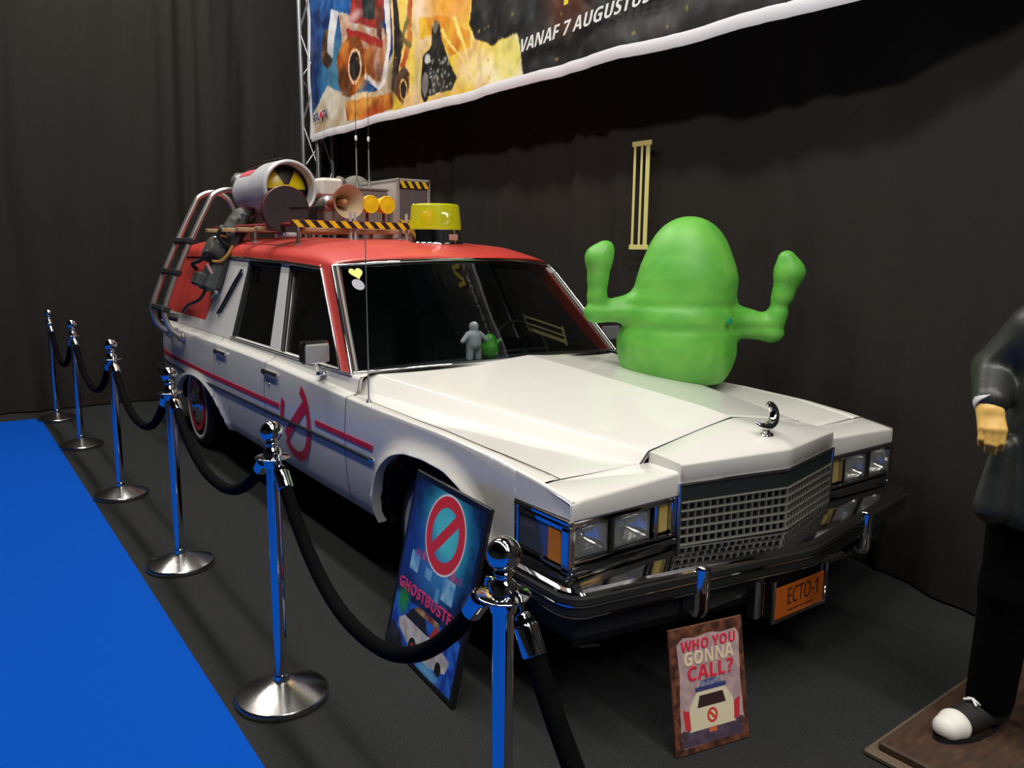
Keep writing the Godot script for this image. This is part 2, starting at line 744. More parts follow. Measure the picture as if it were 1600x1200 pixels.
func banner() -> void:
	var t := thing("banner", "huge printed banner with muddy truck, motorbike and explosion hanging above the car", "banner", Vector3(0.85, 2.62, -6.4))
	var z1 := 1.6
	var p := Paint.new(1100, 340, -6.4, 5.2, z1, 2.62, Color8(24, 24, 24))
	# blue dusk, pale dust, fire
	p.poly([Vector2(-6.4, 5.2), Vector2(-4.2, 5.2), Vector2(-4.2, 2.62), Vector2(-6.4, 2.62)], Color8(30, 84, 150), Color8(22, 44, 96))
	p.soft(Vector2(-5.75, 3.2), Vector2(0.45, 0.5), Color8(90, 160, 180), 0.7)
	p.soft(Vector2(-5.4, 4.3), Vector2(1.0, 0.7), Color8(60, 130, 190), 0.7)
	p.poly([Vector2(-5.95, 3.1), Vector2(-5.51, 2.98), Vector2(-4.84, 2.9), Vector2(-4.2, 3.5), Vector2(-4.2, 2.62), Vector2(-6.4, 2.62), Vector2(-6.4, 2.84)], Color8(222, 214, 196), Color8(186, 164, 132))
	p.poly([Vector2(-4.75, 5.2), Vector2(-3.0, 5.2), Vector2(-3.34, 3.31), Vector2(-3.36, 3.18), Vector2(-3.28, 3.03), Vector2(-3.03, 2.94), Vector2(-2.94, 2.98), Vector2(-2.8, 2.89), Vector2(-2.77, 2.62), Vector2(-4.6, 2.62), Vector2(-4.55, 3.2)], Color8(240, 206, 70), Color8(232, 190, 130))
	p.soft(Vector2(-4.02, 3.5), Vector2(0.35, 0.5), Color8(236, 214, 190), 0.9)
	p.poly([Vector2(-4.09, 3.35), Vector2(-3.7, 3.28), Vector2(-3.36, 3.09), Vector2(-3.32, 3.0), Vector2(-3.61, 2.97), Vector2(-3.84, 3.19), Vector2(-4.09, 3.19)], Color8(214, 130, 36), Color8(236, 190, 60))
	p.soft(Vector2(-3.6, 3.5), Vector2(0.5, 0.45), Color8(224, 140, 40), 0.8)
	p.soft(Vector2(-3.15, 2.82), Vector2(0.45, 0.14), Color8(250, 238, 190), 0.9)
	# sparks and rays
	for i in 7:
		var a := 0.5 + i * 0.28
		p.poly([Vector2(-3.3, 2.78), Vector2(-3.3 + cos(a) * 0.75, 2.78 + sin(a) * 0.5), Vector2(-3.3 + cos(a + 0.05) * 0.75, 2.78 + sin(a + 0.05) * 0.5)], Color8(250, 226, 120))
	# black smoke right of the fire, with a rough edge
	p.poly([Vector2(-3.0, 5.2), Vector2(z1, 5.2), Vector2(z1, 2.62), Vector2(-2.53, 2.62), Vector2(-2.77, 2.73), Vector2(-2.8, 2.89), Vector2(-2.92, 2.97), Vector2(-3.05, 2.95), Vector2(-3.28, 3.03), Vector2(-3.37, 3.15), Vector2(-3.36, 3.23), Vector2(-3.34, 3.4)], Color8(22, 22, 21), Color8(46, 45, 42))
	p.poly([Vector2(-2.78, 2.98), Vector2(-2.74, 2.9), Vector2(-2.7, 2.62), Vector2(-3.1, 2.62), Vector2(-2.98, 2.95), Vector2(-2.9, 2.96)], Color8(236, 224, 120), Color8(244, 236, 190))
	p.poly([Vector2(-2.69, 3.3), Vector2(z1, 3.3), Vector2(z1, 2.62), Vector2(-2.69, 2.62)], Color8(24, 24, 24), Color8(40, 40, 40))
	p.soft(Vector2(-2.25, 3.1), Vector2(0.3, 0.3), Color8(120, 62, 40), 0.75)
	p.soft(Vector2(-1.6, 2.8), Vector2(0.5, 0.12), Color8(110, 108, 104), 0.6)
	p.soft(Vector2(-0.9, 2.9), Vector2(0.6, 0.15), Color8(120, 118, 112), 0.6)
	p.specks(26, Vector2(-3.2, 2.7), Vector2(-1.0, 3.5), Color8(190, 170, 80), 0.9)
	# off-road truck: cab, body, wing, cage, tyres
	p.poly([Vector2(-5.5, 2.89), Vector2(-5.03, 2.88), Vector2(-4.84, 2.85), Vector2(-4.54, 2.86), Vector2(-4.57, 2.72), Vector2(-5.1, 2.7), Vector2(-5.48, 2.72)], Color8(150, 66, 26), Color8(226, 150, 60))
	p.poly([Vector2(-4.24, 3.8), Vector2(-4.16, 3.8), Vector2(-4.22, 3.22), Vector2(-4.36, 3.0), Vector2(-4.42, 3.03), Vector2(-4.28, 3.24)], Color8(170, 62, 36))
	p.poly([Vector2(-4.55, 3.7), Vector2(-4.47, 3.7), Vector2(-4.42, 3.11), Vector2(-4.48, 2.86), Vector2(-4.57, 2.87), Vector2(-4.53, 3.16)], Color8(40, 36, 34))
	p.poly([Vector2(-4.53, 3.4), Vector2(-4.24, 3.18), Vector2(-4.26, 3.14), Vector2(-4.53, 3.32)], Color8(40, 36, 34))
	p.poly([Vector2(-4.53, 3.12), Vector2(-4.26, 3.4), Vector2(-4.24, 3.36), Vector2(-4.5, 3.06)], Color8(40, 36, 34))
	p.poly([Vector2(-5.93, 3.63), Vector2(-5.8, 3.58), Vector2(-5.78, 3.31), Vector2(-5.94, 3.26), Vector2(-6.06, 3.36), Vector2(-6.04, 3.54)], Color8(60, 46, 38), Color8(120, 80, 50))
	p.poly([Vector2(-5.6, 3.72), Vector2(-5.19, 3.6), Vector2(-4.7, 3.4), Vector2(-4.64, 3.25), Vector2(-4.71, 2.94), Vector2(-5.15, 3.07), Vector2(-5.55, 3.44)], Color8(206, 200, 194), Color8(170, 108, 70))
	p.poly([Vector2(-5.19, 4.2), Vector2(-4.66, 4.2), Vector2(-4.69, 3.46), Vector2(-4.85, 3.42), Vector2(-5.4, 3.6)], Color8(166, 52, 44), Color8(120, 40, 44))
	p.poly([Vector2(-5.1, 3.75), Vector2(-4.86, 3.7), Vector2(-4.88, 3.5), Vector2(-5.1, 3.56)], Color8(38, 48, 46))
	p.poly([Vector2(-4.83, 3.6), Vector2(-4.72, 3.57), Vector2(-4.74, 3.3), Vector2(-4.83, 3.36)], Color8(92, 52, 40))
	p.poly([Vector2(-5.45, 3.55), Vector2(-4.72, 3.3), Vector2(-4.73, 3.24), Vector2(-5.42, 3.45)], Color8(160, 46, 38))
	p.poly([Vector2(-5.2, 3.3), Vector2(-4.95, 3.3), Vector2(-4.85, 3.0), Vector2(-5.1, 3.02)], Color8(140, 72, 30), Color8(214, 140, 60))
	p.poly([Vector2(-5.78, 3.78), Vector2(-5.6, 3.72), Vector2(-5.78, 3.33), Vector2(-5.91, 3.42)], Color8(196, 196, 200), Color8(226, 226, 228))
	p.poly([Vector2(-5.37, 3.46), Vector2(-5.22, 3.42), Vector2(-5.13, 3.27), Vector2(-5.15, 3.07), Vector2(-5.25, 2.96), Vector2(-5.4, 2.92), Vector2(-5.55, 2.96), Vector2(-5.66, 3.1), Vector2(-5.66, 3.3), Vector2(-5.54, 3.42)], Color8(168, 82, 24), Color8(92, 50, 26))
	p.disc(Vector2(-5.31, 3.19), Vector2(0.12, 0.155), Color8(236, 190, 150))
	p.disc(Vector2(-5.31, 3.19), Vector2(0.095, 0.125), Color8(38, 30, 28))
	p.poly([Vector2(-4.34, 3.02), Vector2(-4.26, 2.94), Vector2(-4.29, 2.8), Vector2(-4.4, 2.73), Vector2(-4.52, 2.86), Vector2(-4.44, 3.0)], Color8(120, 70, 40), Color8(60, 44, 36))
	p.disc(Vector2(-4.36, 2.84), Vector2(0.06, 0.085), Color8(230, 180, 110))
	p.disc(Vector2(-4.36, 2.84), Vector2(0.042, 0.065), Color8(40, 34, 32))
	p.poly([Vector2(-4.69, 3.9), Vector2(-4.6, 3.9), Vector2(-4.6, 3.2), Vector2(-4.68, 2.93), Vector2(-4.78, 2.9), Vector2(-5.15, 3.06), Vector2(-5.12, 3.1), Vector2(-4.76, 2.95), Vector2(-4.65, 3.22)], Color8(222, 216, 214))
	# motorbike with rider
	p.poly([Vector2(-4.04, 3.06), Vector2(-3.93, 3.1), Vector2(-3.9, 3.22), Vector2(-3.84, 3.27), Vector2(-3.78, 3.22), Vector2(-3.74, 3.1), Vector2(-3.65, 2.94), Vector2(-3.54, 2.81), Vector2(-3.61, 2.74), Vector2(-3.87, 2.74), Vector2(-4.05, 2.74), Vector2(-4.1, 2.87)], Color8(34, 34, 32), Color8(58, 56, 50))
	p.disc(Vector2(-4.02, 2.84), Vector2(0.075, 0.13), Color8(26, 26, 26))
	p.disc(Vector2(-4.02, 2.84), Vector2(0.05, 0.09), Color8(120, 118, 112))
	p.disc(Vector2(-3.98, 3.02), Vector2(0.035, 0.04), Color8(196, 196, 190))
	p.disc(Vector2(-3.84, 3.22), Vector2(0.04, 0.045), Color8(120, 112, 100))
	p.specks(50, Vector2(-3.95, 2.76), Vector2(-3.62, 3.0), Color8(170, 168, 160), 1.2)
	p.specks(60, Vector2(-6.3, 2.7), Vector2(-3.0, 3.3), Color8(236, 190, 130), 0.8)
	# soft dust, glow and shine over the shapes
	p.soft(Vector2(-5.75, 2.92), Vector2(0.4, 0.14), Color8(214, 206, 190), 0.6)
	p.soft(Vector2(-5.15, 2.84), Vector2(0.35, 0.1), Color8(250, 190, 90), 0.7)
	p.soft(Vector2(-4.95, 2.72), Vector2(0.3, 0.08), Color8(190, 70, 30), 0.7)
	p.soft(Vector2(-5.5, 3.38), Vector2(0.1, 0.12), Color8(230, 160, 80), 0.6)
	p.soft(Vector2(-5.2, 3.02), Vector2(0.14, 0.1), Color8(240, 170, 90), 0.6)
	p.soft(Vector2(-4.95, 3.2), Vector2(0.16, 0.16), Color8(150, 74, 36), 0.7)
	p.soft(Vector2(-4.8, 3.05), Vector2(0.1, 0.12), Color8(90, 50, 34), 0.7)
	p.soft(Vector2(-5.3, 3.62), Vector2(0.22, 0.06), Color8(240, 236, 230), 0.6)
	p.soft(Vector2(-4.55, 2.95), Vector2(0.1, 0.25), Color8(70, 56, 40), 0.6)
	p.soft(Vector2(-4.3, 3.3), Vector2(0.16, 0.3), Color8(236, 214, 96), 0.45)
	p.soft(Vector2(-4.16, 2.9), Vector2(0.1, 0.3), Color8(190, 180, 160), 0.6)
	p.soft(Vector2(-6.25, 3.3), Vector2(0.18, 0.28), Color8(20, 40, 84), 0.8)
	p.warp(2.0)
	p.soften(0.75)
	var pm := print_mat("banner_print", p.tex(), 0.38)
	var hem := mat("white_vinyl", Color8(222, 220, 224), 0.45)
	var rows := []
	var hemr := []
	var edge := []
	var nn := FastNoiseLite.new()
	nn.seed = 3
	nn.frequency = 0.9
	var bulge := func(z: float, y: float) -> float:
		return nn.get_noise_2d(z * 2.0, y * 1.2) * 0.03 + nn.get_noise_2d(z * 7.0, y * 2.0) * 0.006
	var bottom := func(z: float) -> float:
		return 0.006 * sin(z * 2.3) + 0.005 * sin(z * 6.1)
	for j in 13:
		var f := j / 12.0
		var row := []
		for i in 161:
			var z := -6.34 + (z1 + 6.34) * i / 160.0
			var y := lerpf(5.2, 2.682 + bottom.call(z), f)
			row.append(Vector3(bulge.call(z, y), y - 2.62, z + 6.4))
		rows.append(row)
	var m := Mb.new()
	m.grid(rows)
	for i in m.v.size():
		m.uv[i] = Vector2((m.v[i].z) / (z1 + 6.4), (5.2 - (m.v[i].y + 2.62)) / 2.58)
	obj("print", m, pm, t)
	for j in 3:
		var row := []
		for i in 161:
			var z := -6.4 + (z1 + 6.4) * i / 160.0
			var y: float = [2.69, 2.655, 2.62][j] + bottom.call(z)
			row.append(Vector3(bulge.call(z, 2.71) - [0.004, 0.012, 0.0][j], y - 2.62, z + 6.4))
		hemr.append(row)
	m = Mb.new()
	m.grid(hemr)
	obj("hem", m, hem, t)
	for j in 14:
		var y := lerpf(5.2, 2.64, j / 13.0)
		var row := []
		for k in 3:
			row.append(Vector3(bulge.call(-6.37, y) - [0.0, 0.008, 0.004][k], y - 2.62, [-0.02, 0.02, 0.065][k]))
		edge.append(row)
	m = Mb.new()
	m.grid(edge)
	obj("edge_band", m, hem, t)
	var wt := mat("white_ink", Color8(226, 226, 224), 0.5)
	var b := Basis(Vector3(0, 0.045, 1).normalized(), Vector3(0, 1, 0), Vector3(-1, 0, 0))
	words("lettering", "VANAF 7 AUGUSTUS IN", 1.37, 0.080, wt, t, tf(Vector3(-0.03, 0.205, 3.70), b), 0.3)
	words("lettering", "N", 0.2, 0.3, mat("yellow_ink", Color8(226, 206, 40), 0.5), t, tf(Vector3(-0.03, 0.40, 4.16), b), 0.12)
	words("lettering", "RTL", 0.16, 0.075, mat("navy_ink", Color8(40, 44, 110), 0.5), t, tf(Vector3(-0.02, 0.17, 0.14), b))
	words("lettering", "TV", 0.12, 0.075, mat("navy_ink"), t, tf(Vector3(-0.02, 0.18, 0.38), b))
	m = Mb.new()
	m.lathe([Vector2(0, 0), Vector2(0.032, 0), Vector2(0.032, 0.003), Vector2(0, 0.003)], 16, tf(Vector3(-0.02, 0.22, 0.345), Basis(Vector3(0, 0, 1), PI / 2)))
	obj("printed_dot", m, mat("pink_ink", Color8(220, 50, 90), 0.5), t)

func carpet() -> void:
	var c := mat("blue_carpet", Color.WHITE, 0.95)
	c.metallic_specular = 0.2
	c.albedo_texture = noise_tex(0.5, Color8(0, 62, 152), Color8(4, 82, 188), 5, 512, 3)
	c.uv1_triplanar = true
	c.uv1_world_triplanar = true
	c.uv1_scale = Vector3(1.2, 1.2, 1.2)
	var m := Mb.new()
	m.box(Vector3(3.2, 0.008, 13.8), tf(Vector3(-3.41, 0.005, 0.65)), 0.003)
	tag(obj("carpet", m, c), "bright blue carpet runner beside the rope barrier", "carpet")

# ------------------------------------------------------------------ rope barrier
func barrier() -> void:
	var zs := [1.9, 0.573, -0.717, -2.119, -3.469, -4.978, -6.15]
	var xs := [-1.6, -1.611, -1.629, -1.625, -1.648, -1.661, -1.69]
	var chrome: Material = mats["chrome"]
	var where := ["nearest the camera, out past the front of the car", "in front of the headlamps of the car", "beside the front door emblem", "in front of the rear wheel", "third from the rear curtain", "second from the rear curtain", "farthest off, against the rear curtain"]
	var proto: Node3D = null
	for i in 7:
		var t: Node3D
		if proto == null:
			t = thing("barrier_post", "", "barrier post")
			proto = t
			var m := Mb.new()
			m.lathe([Vector2(0.152, 0.0), Vector2(0.158, 0.004), Vector2(0.158, 0.018), Vector2(0.152, 0.024), Vector2(0.152, 0.024), Vector2(0.1, 0.044), Vector2(0.05, 0.06), Vector2(0.032, 0.066), Vector2(0.0, 0.068)], 40)
			obj("base", m, mat("base_steel", Color(0.74, 0.73, 0.72), 0.2, 1.0), t)
			m = Mb.new()
			m.lathe([Vector2(0.027, 0.06), Vector2(0.027, 0.085), Vector2(0.0222, 0.09), Vector2(0.0222, 0.09), Vector2(0.0222, 0.835), Vector2(0.0, 0.835)], 28)
			obj("pole", m, chrome, t)
			m = Mb.new()
			m.lathe([Vector2(0.027, 0.825), Vector2(0.03, 0.84), Vector2(0.03, 0.855), Vector2(0.03, 0.855), Vector2(0.054, 0.857), Vector2(0.057, 0.86), Vector2(0.054, 0.863), Vector2(0.03, 0.866), Vector2(0.03, 0.866), Vector2(0.028, 0.885), Vector2(0.018, 0.893), Vector2(0.016, 0.899), Vector2(0.021, 0.905), Vector2(0.021, 0.910), Vector2(0.014, 0.914), Vector2(0.014, 0.92)], 28)
			obj("collar", m, chrome, t)
			m = Mb.new()
			var pr := []
			for k in 17:
				var a := -PI / 2 + PI * k / 16.0
				pr.append(Vector2(maxf(0.0, cos(a) * 0.036), 0.946 + sin(a) * 0.036))
			m.lathe(pr, 28)
			obj("ball", m, chrome, t)
			for s: float in [-1.0, 1.0]:
				m = Mb.new()
				m.tube([Vector3(0, 0.868, s * 0.03), Vector3(0, 0.879, s * 0.042), Vector3(0, 0.874, s * 0.058), Vector3(0, 0.858, s * 0.062), Vector3(0, 0.846, s * 0.066)], 0.005, 8)
				obj("hook", m, chrome, t)
		else:
			t = proto.duplicate()
			t.name = taken("barrier_post")
			add_child(t)
		t.position = Vector3(xs[i], 0.0 if i < 6 else 0.0, zs[i])
		tag(t, "chrome barrier post with ball top %s" % where[i], "barrier post", "chrome barrier posts along the blue carpet")
	var rope := mat("black_rope", Color.WHITE, 0.85)
	rope.albedo_texture = noise_tex(0.2, Color8(4, 4, 5), Color8(12, 12, 13), 2, 128, 3)
	rope.metallic_specular = 0.15
	rope.uv1_triplanar = true
	rope.uv1_scale = Vector3(14, 14, 14)
	var spots := ["running out of the picture past the sign board", "sagging in front of the tall blue poster", "sagging beside the front door of the car", "sagging in front of the rear wheel", "second from the rear curtain", "farthest off by the rear curtain"]
	var low := [0.36, 0.50, 0.60, 0.585, 0.57, 0.57]
	for i in 6:
		var a := Vector3(xs[i], 0.835, zs[i] - 0.068)
		var b := Vector3(xs[i + 1], 0.835, zs[i + 1] + 0.068)
		var t := thing("barrier_rope", "black velvet barrier rope with chrome ends %s" % spots[i], "rope", Vector3.ZERO, "black ropes of the barrier")
		var pts := []
		var sag: float = a.y - low[i]
		for k in 33:
			var f := k / 32.0
			var p := a.lerp(b, f)
			var e := 2.0 * f - 1.0
			p.y -= sag * (1.0 - pow(absf(e), 2.2))
			pts.append(p)
		var m := Mb.new()
		m.tube(pts, 0.021, 12)
		obj("cord", m, rope, t)
		for e in 2:
			var p0: Vector3 = pts[0] if e == 0 else pts[32]
			var p1: Vector3 = pts[2] if e == 0 else pts[30]
			m = Mb.new()
			m.lathe([Vector2(0, -0.012), Vector2(0.011, -0.012), Vector2(0.016, -0.006), Vector2(0.016, 0.006), Vector2(0.022, 0.012), Vector2(0.025, 0.016), Vector2(0.025, 0.07), Vector2(0.021, 0.072)], 18, tf(p0, along(p1 - p0)))
			obj("end_cap", m, chrome, t)

# ------------------------------------------------------------------ the car (front of the car is z = 0, s runs rearwards, its right side is -x)
func ysh(s: float) -> float:
	return tab([[0.0, 0.772], [0.2, 0.802], [0.45, 0.826], [0.8, 0.84], [1.2, 0.844], [1.64, 0.848], [2.1, 0.862], [2.6, 0.876], [3.2, 0.884], [5.6, 0.89]], s)

func xmax(s: float) -> float:
	return tab([[0.0, 0.944], [0.3, 0.956], [1.0, 0.966], [4.0, 0.968], [5.0, 0.955], [5.35, 0.935], [5.55, 0.90]], s)

func sidex(s: float, y: float) -> float:
	return xmax(s) - tab([[0.2, 0.10], [0.31, 0.05], [0.36, 0.024], [0.45, 0.008], [0.6, 0.0], [0.72, 0.003], [0.9, 0.016]], y)

const ARCH := [[0.87, 0.47, 0.405, 2.6, 2.2], [4.25, 0.68, 0.275, 2.0, 1.6]]

func arch_y(s: float) -> float:
	for a in ARCH:
		var u: float = absf((s - a[0]) / a[1])
		if u < 1.0:
			return 0.31 + a[2] * pow(1.0 - pow(u, a[3]), 1.0 / a[4])
	return 0.31

func ylow(s: float) -> float:
	if s < 0.29:
		return 0.712
	if s < 0.4:
		return 0.45
	if s > 5.0:
		return 0.31 + 0.13 * smoothstep(5.0, 5.55, s)
	return arch_y(s)

var arch_pts := []

func flare(s: float, y: float) -> float:
	var d := 1.0
	var q := Vector2(s, y)
	for p in arch_pts:
		d = minf(d, q.distance_to(p))
	if d > 0.075:
		return 0.0
	var e := 1.0 - d / 0.075
	return 0.026 * e * e

# painted side skin between two stations, from the lower edge up to the belt
func side_skin(s0: float, s1: float, sg: float, off := 0.0, ledge := true) -> Mb:
	var st := []
	var s := s0
	while s < s1:
		st.append(s)
		s += 0.035
	st.append(s1)
	for a in ARCH:
		for u in [1.0, 0.9995, 0.995, 0.985, 0.97, 0.95]:
			for e: float in [-1.0, 1.0]:
				var q: float = a[0] + e * u * a[1]
				if q > s0 and q < s1:
					st.append(q)
					if u == 1.0:
						st.append(q + e * 0.0015)
						st.append(q + e * 0.02)
						st.append(q + e * 0.05)
	for q in [0.2899, 0.2901, 0.3999, 0.4001]:
		if q > s0 and q < s1:
			st.append(q)
	st.sort()
	var m := Mb.new()
	var rows := []
	for ss in st:
		var yl := ylow(ss)
		var yu := ysh(ss) - (0.04 if off > 0.05 else 0.0)
		var h := yu - yl
		var f := minf(1.0, h / 0.3)
		var row := []
		for d in [-0.05, 0.0, 0.008, 0.018, 0.03, 0.045, 0.06, 0.075]:
			var y: float = yl + maxf(d, 0.0) * f
			var x := sidex(ss, y) + flare(ss, y)
			if d < 0.0:
				x -= 0.04
			row.append(Vector3(sg * (x - off), y, -ss))
		for k in 7:
			var y := lerpf(yl + 0.075 * f, yu - 0.012 * f, (k + 1) / 7.0)
			row.append(Vector3(sg * (sidex(ss, y) + flare(ss, y) - off), y, -ss))
		row.append(Vector3(sg * (sidex(ss, yu) - 0.003 - off), yu - 0.003, -ss))
		row.append(Vector3(sg * (sidex(ss, yu) - 0.012 - off), yu, -ss))
		if ledge:
			row.append(Vector3(sg * (sidex(ss, yu) - 0.012 - off), yu, -ss))
			row.append(Vector3(sg * 0.912, yu + 0.003, -ss))
			row.append(Vector3(sg * 0.897, yu + 0.012, -ss))
			row.append(Vector3(sg * 0.885, 0.918, -ss))
			row.append(Vector3(sg * 0.878, 0.932, -ss))
			row.append(Vector3(sg * 0.84, 0.936, -ss))
		rows.append(row)
	m.grid(rows)
	return m

func seam_x(s: float) -> float:
	return tab([[0.15, 0.862], [0.47, 0.905], [0.98, 0.912], [1.49, 0.905], [1.75, 0.892]], s)

func gx(y: float) -> float:
	return 0.873 - 0.284 * (y - 0.949)

# a flat pane or pillar lying in the tapering plane of the side windows
func side_slab(poly: Array, sg: float, depth: float, out := 0.0) -> Mb:
	var m := Mb.new()
	m.prism(poly, func(p: Vector2, d: float) -> Vector3: return Vector3(sg * (gx(p.y) + out - (1.0 - d) * depth), p.y, -p.x))
	return m

func roof_rail(s: float) -> float:
	return tab([[2.2, 1.432], [2.39, 1.438], [2.93, 1.455], [3.5, 1.467], [4.1, 1.467], [5.6, 1.45]], s)

func roof_top(s: float) -> float:
	return tab([[2.05, 1.482], [2.12, 1.51], [2.2, 1.533], [2.35, 1.564], [2.6, 1.578], [3.1, 1.595], [4.4, 1.613], [5.2, 1.60], [5.6, 1.55]], s)

func station_wagon() -> void:
	for a in ARCH:
		for i in 61:
			var u := -1.0 + 2.0 * i / 60.0
			arch_pts.append(Vector2(a[0] + u * a[1], 0.31 + a[2] * pow(maxf(0.0, 1.0 - pow(absf(u), a[3])), 1.0 / a[4])))
		for i in 8:
			for e: float in [-1.0, 1.0]:
				arch_pts.append(Vector2(a[0] + e * a[1], 0.31 + 0.02 * i * (1.0 if a[0] < 2.0 else 0.3)))
	car = thing("station_wagon", "long white vintage station wagon with red roof and roof equipment behind the rope barrier", "car")
	var white: Material = mats["white_paint"]
	var red: Material = mats["red_paint"]
	var chrome: Material = mats["chrome"]
	var black: Material = mats["black_satin"]
	var dark: Material = mats["dark_inside"]
	var rubber: Material = mats["black_rubber"]
	for sg: float in [-1.0, 1.0]:
		# fender with its flat top strip
		var m := side_skin(0.004, 1.63, sg, 0.0, false)
		var rows := []
		for i in 42:
			var s := lerpf(0.155, 1.63, i / 41.0)
			var yu := ysh(s)
			rows.append([Vector3(sg * (sidex(s, yu) - 0.012), yu, -s), Vector3(sg * lerpf(sidex(s, yu) - 0.012, seam_x(s), 0.5), yu + 0.002, -s), Vector3(sg * (seam_x(s) + 0.002), yu, -s), Vector3(sg * (seam_x(s) + 0.002), yu - 0.02, -s)])
		m.grid(rows)
		obj("front_fender", m, white, car)
		var fd := obj("front_door", side_skin(1.637, 2.755, sg), white, car)
		var rd := obj("rear_door", side_skin(2.762, 3.78, sg), white, car)
		obj("quarter_panel", side_skin(3.787, 5.55, sg), white, car)
		obj("inner_panel", side_skin(0.45, 5.5, sg, 0.07, false), dark, car)
		for d in [[fd, 2.65, 0.827], [rd, 3.62, 0.836]]:
			var hm := Mb.new()
			var x := sg * (sidex(d[1], d[2]) + 0.012)
			hm.box(Vector3(0.02, 0.022, 0.24), tf(Vector3(x, d[2], -d[1])), 0.006)
			hm.box(Vector3(0.026, 0.034, 0.04), tf(Vector3(x, d[2] - 0.006, -d[1] - 0.09)), 0.008)
			hm.lathe([Vector2(0, 0), Vector2(0.014, 0), Vector2(0.012, 0.008), Vector2(0, 0.01)], 12, tf(Vector3(x - sg * 0.012, d[2] - 0.075, -d[1] - 0.03), Basis(Vector3(0, 0, 1), -sg * PI / 2)))
			obj("handle", hm, chrome, d[0])
		# stripes and rub strip follow the skin
		for seg in [[1.335, 1.99], [2.51, 5.5]]:
			var sm := Mb.new()
			var r := []
			for i in 60:
				var s := lerpf(seg[0], seg[1], i / 59.0)
				var yb := lerpf(0.647, 0.634, clampf((s - 1.3) / 2.8, 0, 1))
				r.append([Vector3(sg * (sidex(s, yb) + 0.001), yb, -s), Vector3(sg * (sidex(s, yb) + 0.003), yb, -s), Vector3(sg * (sidex(s, yb + 0.028) + 0.003), yb + 0.028, -s), Vector3(sg * (sidex(s, yb + 0.028) + 0.001), yb + 0.028, -s)])
			sm.grid(r)
			obj("red_stripe", sm, mats["red_vinyl"], car)
		var tm := Mb.new()
		var path := []
		for i in 60:
			var s := lerpf(1.36, 5.55, i / 59.0)
			var y := lerpf(0.606, 0.576, clampf((s - 1.36) / 3.0, 0, 1))
			path.append([Vector3(sg * (sidex(s, y) + 0.001), y - 0.008, -s), Vector3(sg * (sidex(s, y) + 0.009), y - 0.006, -s), Vector3(sg * (sidex(s, y) + 0.009), y + 0.006, -s), Vector3(sg * (sidex(s, y) + 0.001), y + 0.008, -s)])
		tm.grid(path)
		var rub := obj("rub_strip", tm, mat("strip_black", Color8(38, 42, 42), 0.35), car)
		obj("strip_tip", box_mesh(Vector3(0.014, 0.02, 0.04), Vector3(sg * (sidex(1.35, 0.607) + 0.005), 0.607, -1.343), 0.006), chrome, rub)
		emblem(sg)
		# pillars, panes, red rear panel
		obj("front_pillar", side_slab([Vector2(1.752, 0.93), Vector2(1.85, 0.93), Vector2(2.42, 1.45), Vector2(2.262, 1.45)], sg, 0.05, 0.006), red, car)
		obj("centre_pillar", side_slab([Vector2(2.70, 0.92), Vector2(2.885, 1.45), Vector2(3.015, 1.45), Vector2(2.872, 0.92)], sg, 0.05, 0.004), white, car)
		obj("rear_pillar", side_slab([Vector2(3.64, 0.92), Vector2(3.64, 1.44), Vector2(3.63, 1.47), Vector2(4.02, 1.47), Vector2(4.17, 1.28), Vector2(4.302, 0.992), Vector2(5.5, 0.992), Vector2(5.53, 0.92)], sg, 0.05, 0.006), white, car)
		obj("rear_side_panel", side_slab([Vector2(3.98, 1.48), Vector2(4.165, 1.285), Vector2(4.30, 0.994), Vector2(5.5, 0.994), Vector2(5.4, 1.48)], sg, 0.05, 0.0), red, car)
		obj("window", side_slab([Vector2(1.82, 0.93), Vector2(2.38, 1.44), Vector2(2.885, 1.44), Vector2(2.70, 0.93)], sg, 0.006, -0.03), mats["glass"], car)
		obj("window", side_slab([Vector2(2.872, 0.93), Vector2(3.015, 1.44), Vector2(3.64, 1.44), Vector2(3.64, 0.93)], sg, 0.006, -0.03), mats["glass"], car)
		var gxp := func(s: float, y: float, o: float) -> Vector3: return Vector3(sg * (gx(y) + o), y, -s)
		m = Mb.new()
		m.tube([gxp.call(1.845, 0.935, 0.008), gxp.call(2.125, 1.19, 0.008), gxp.call(2.40, 1.435, 0.008)], 0.009, 8)
		m.tube([gxp.call(2.38, 1.428, 0.012), gxp.call(2.9, 1.445, 0.012), gxp.call(3.5, 1.455, 0.012), gxp.call(4.02, 1.462, 0.012)], 0.012, 8)
		m.tube([gxp.call(1.72, 0.937, 0.008), gxp.call(2.4, 0.932, 0.008), gxp.call(3.64, 0.934, 0.008)], 0.006, 8)
		obj("window_chrome", m, chrome, car)
		m = Mb.new()
		for e in [[2.705, 0.94, 2.875, 1.42], [2.885, 0.94, 3.02, 1.42], [3.628, 0.94, 3.628, 1.42]]:
			m.tube([gxp.call(e[0], e[1], -0.012), gxp.call(e[2], e[3], -0.012)], 0.014, 8)
		m.tube([gxp.call(2.42, 1.412, -0.012), gxp.call(3.63, 1.425, -0.012)], 0.012, 8)
		obj("window_seal", m, rubber, car)
		# dark stick ornament on the rear pillar
		m = Mb.new()
		m.tube(spline([Vector3(sg * (gx(1.07) + 0.014), 1.075, -3.985), Vector3(sg * (gx(1.15) + 0.02), 1.15, -3.90), Vector3(sg * (gx(1.28) + 0.02), 1.28, -3.78), Vector3(sg * (gx(1.36) + 0.014), 1.365, -3.70)]), 0.014, 8)
		var orn := obj("pillar_ornament", m, black, car)
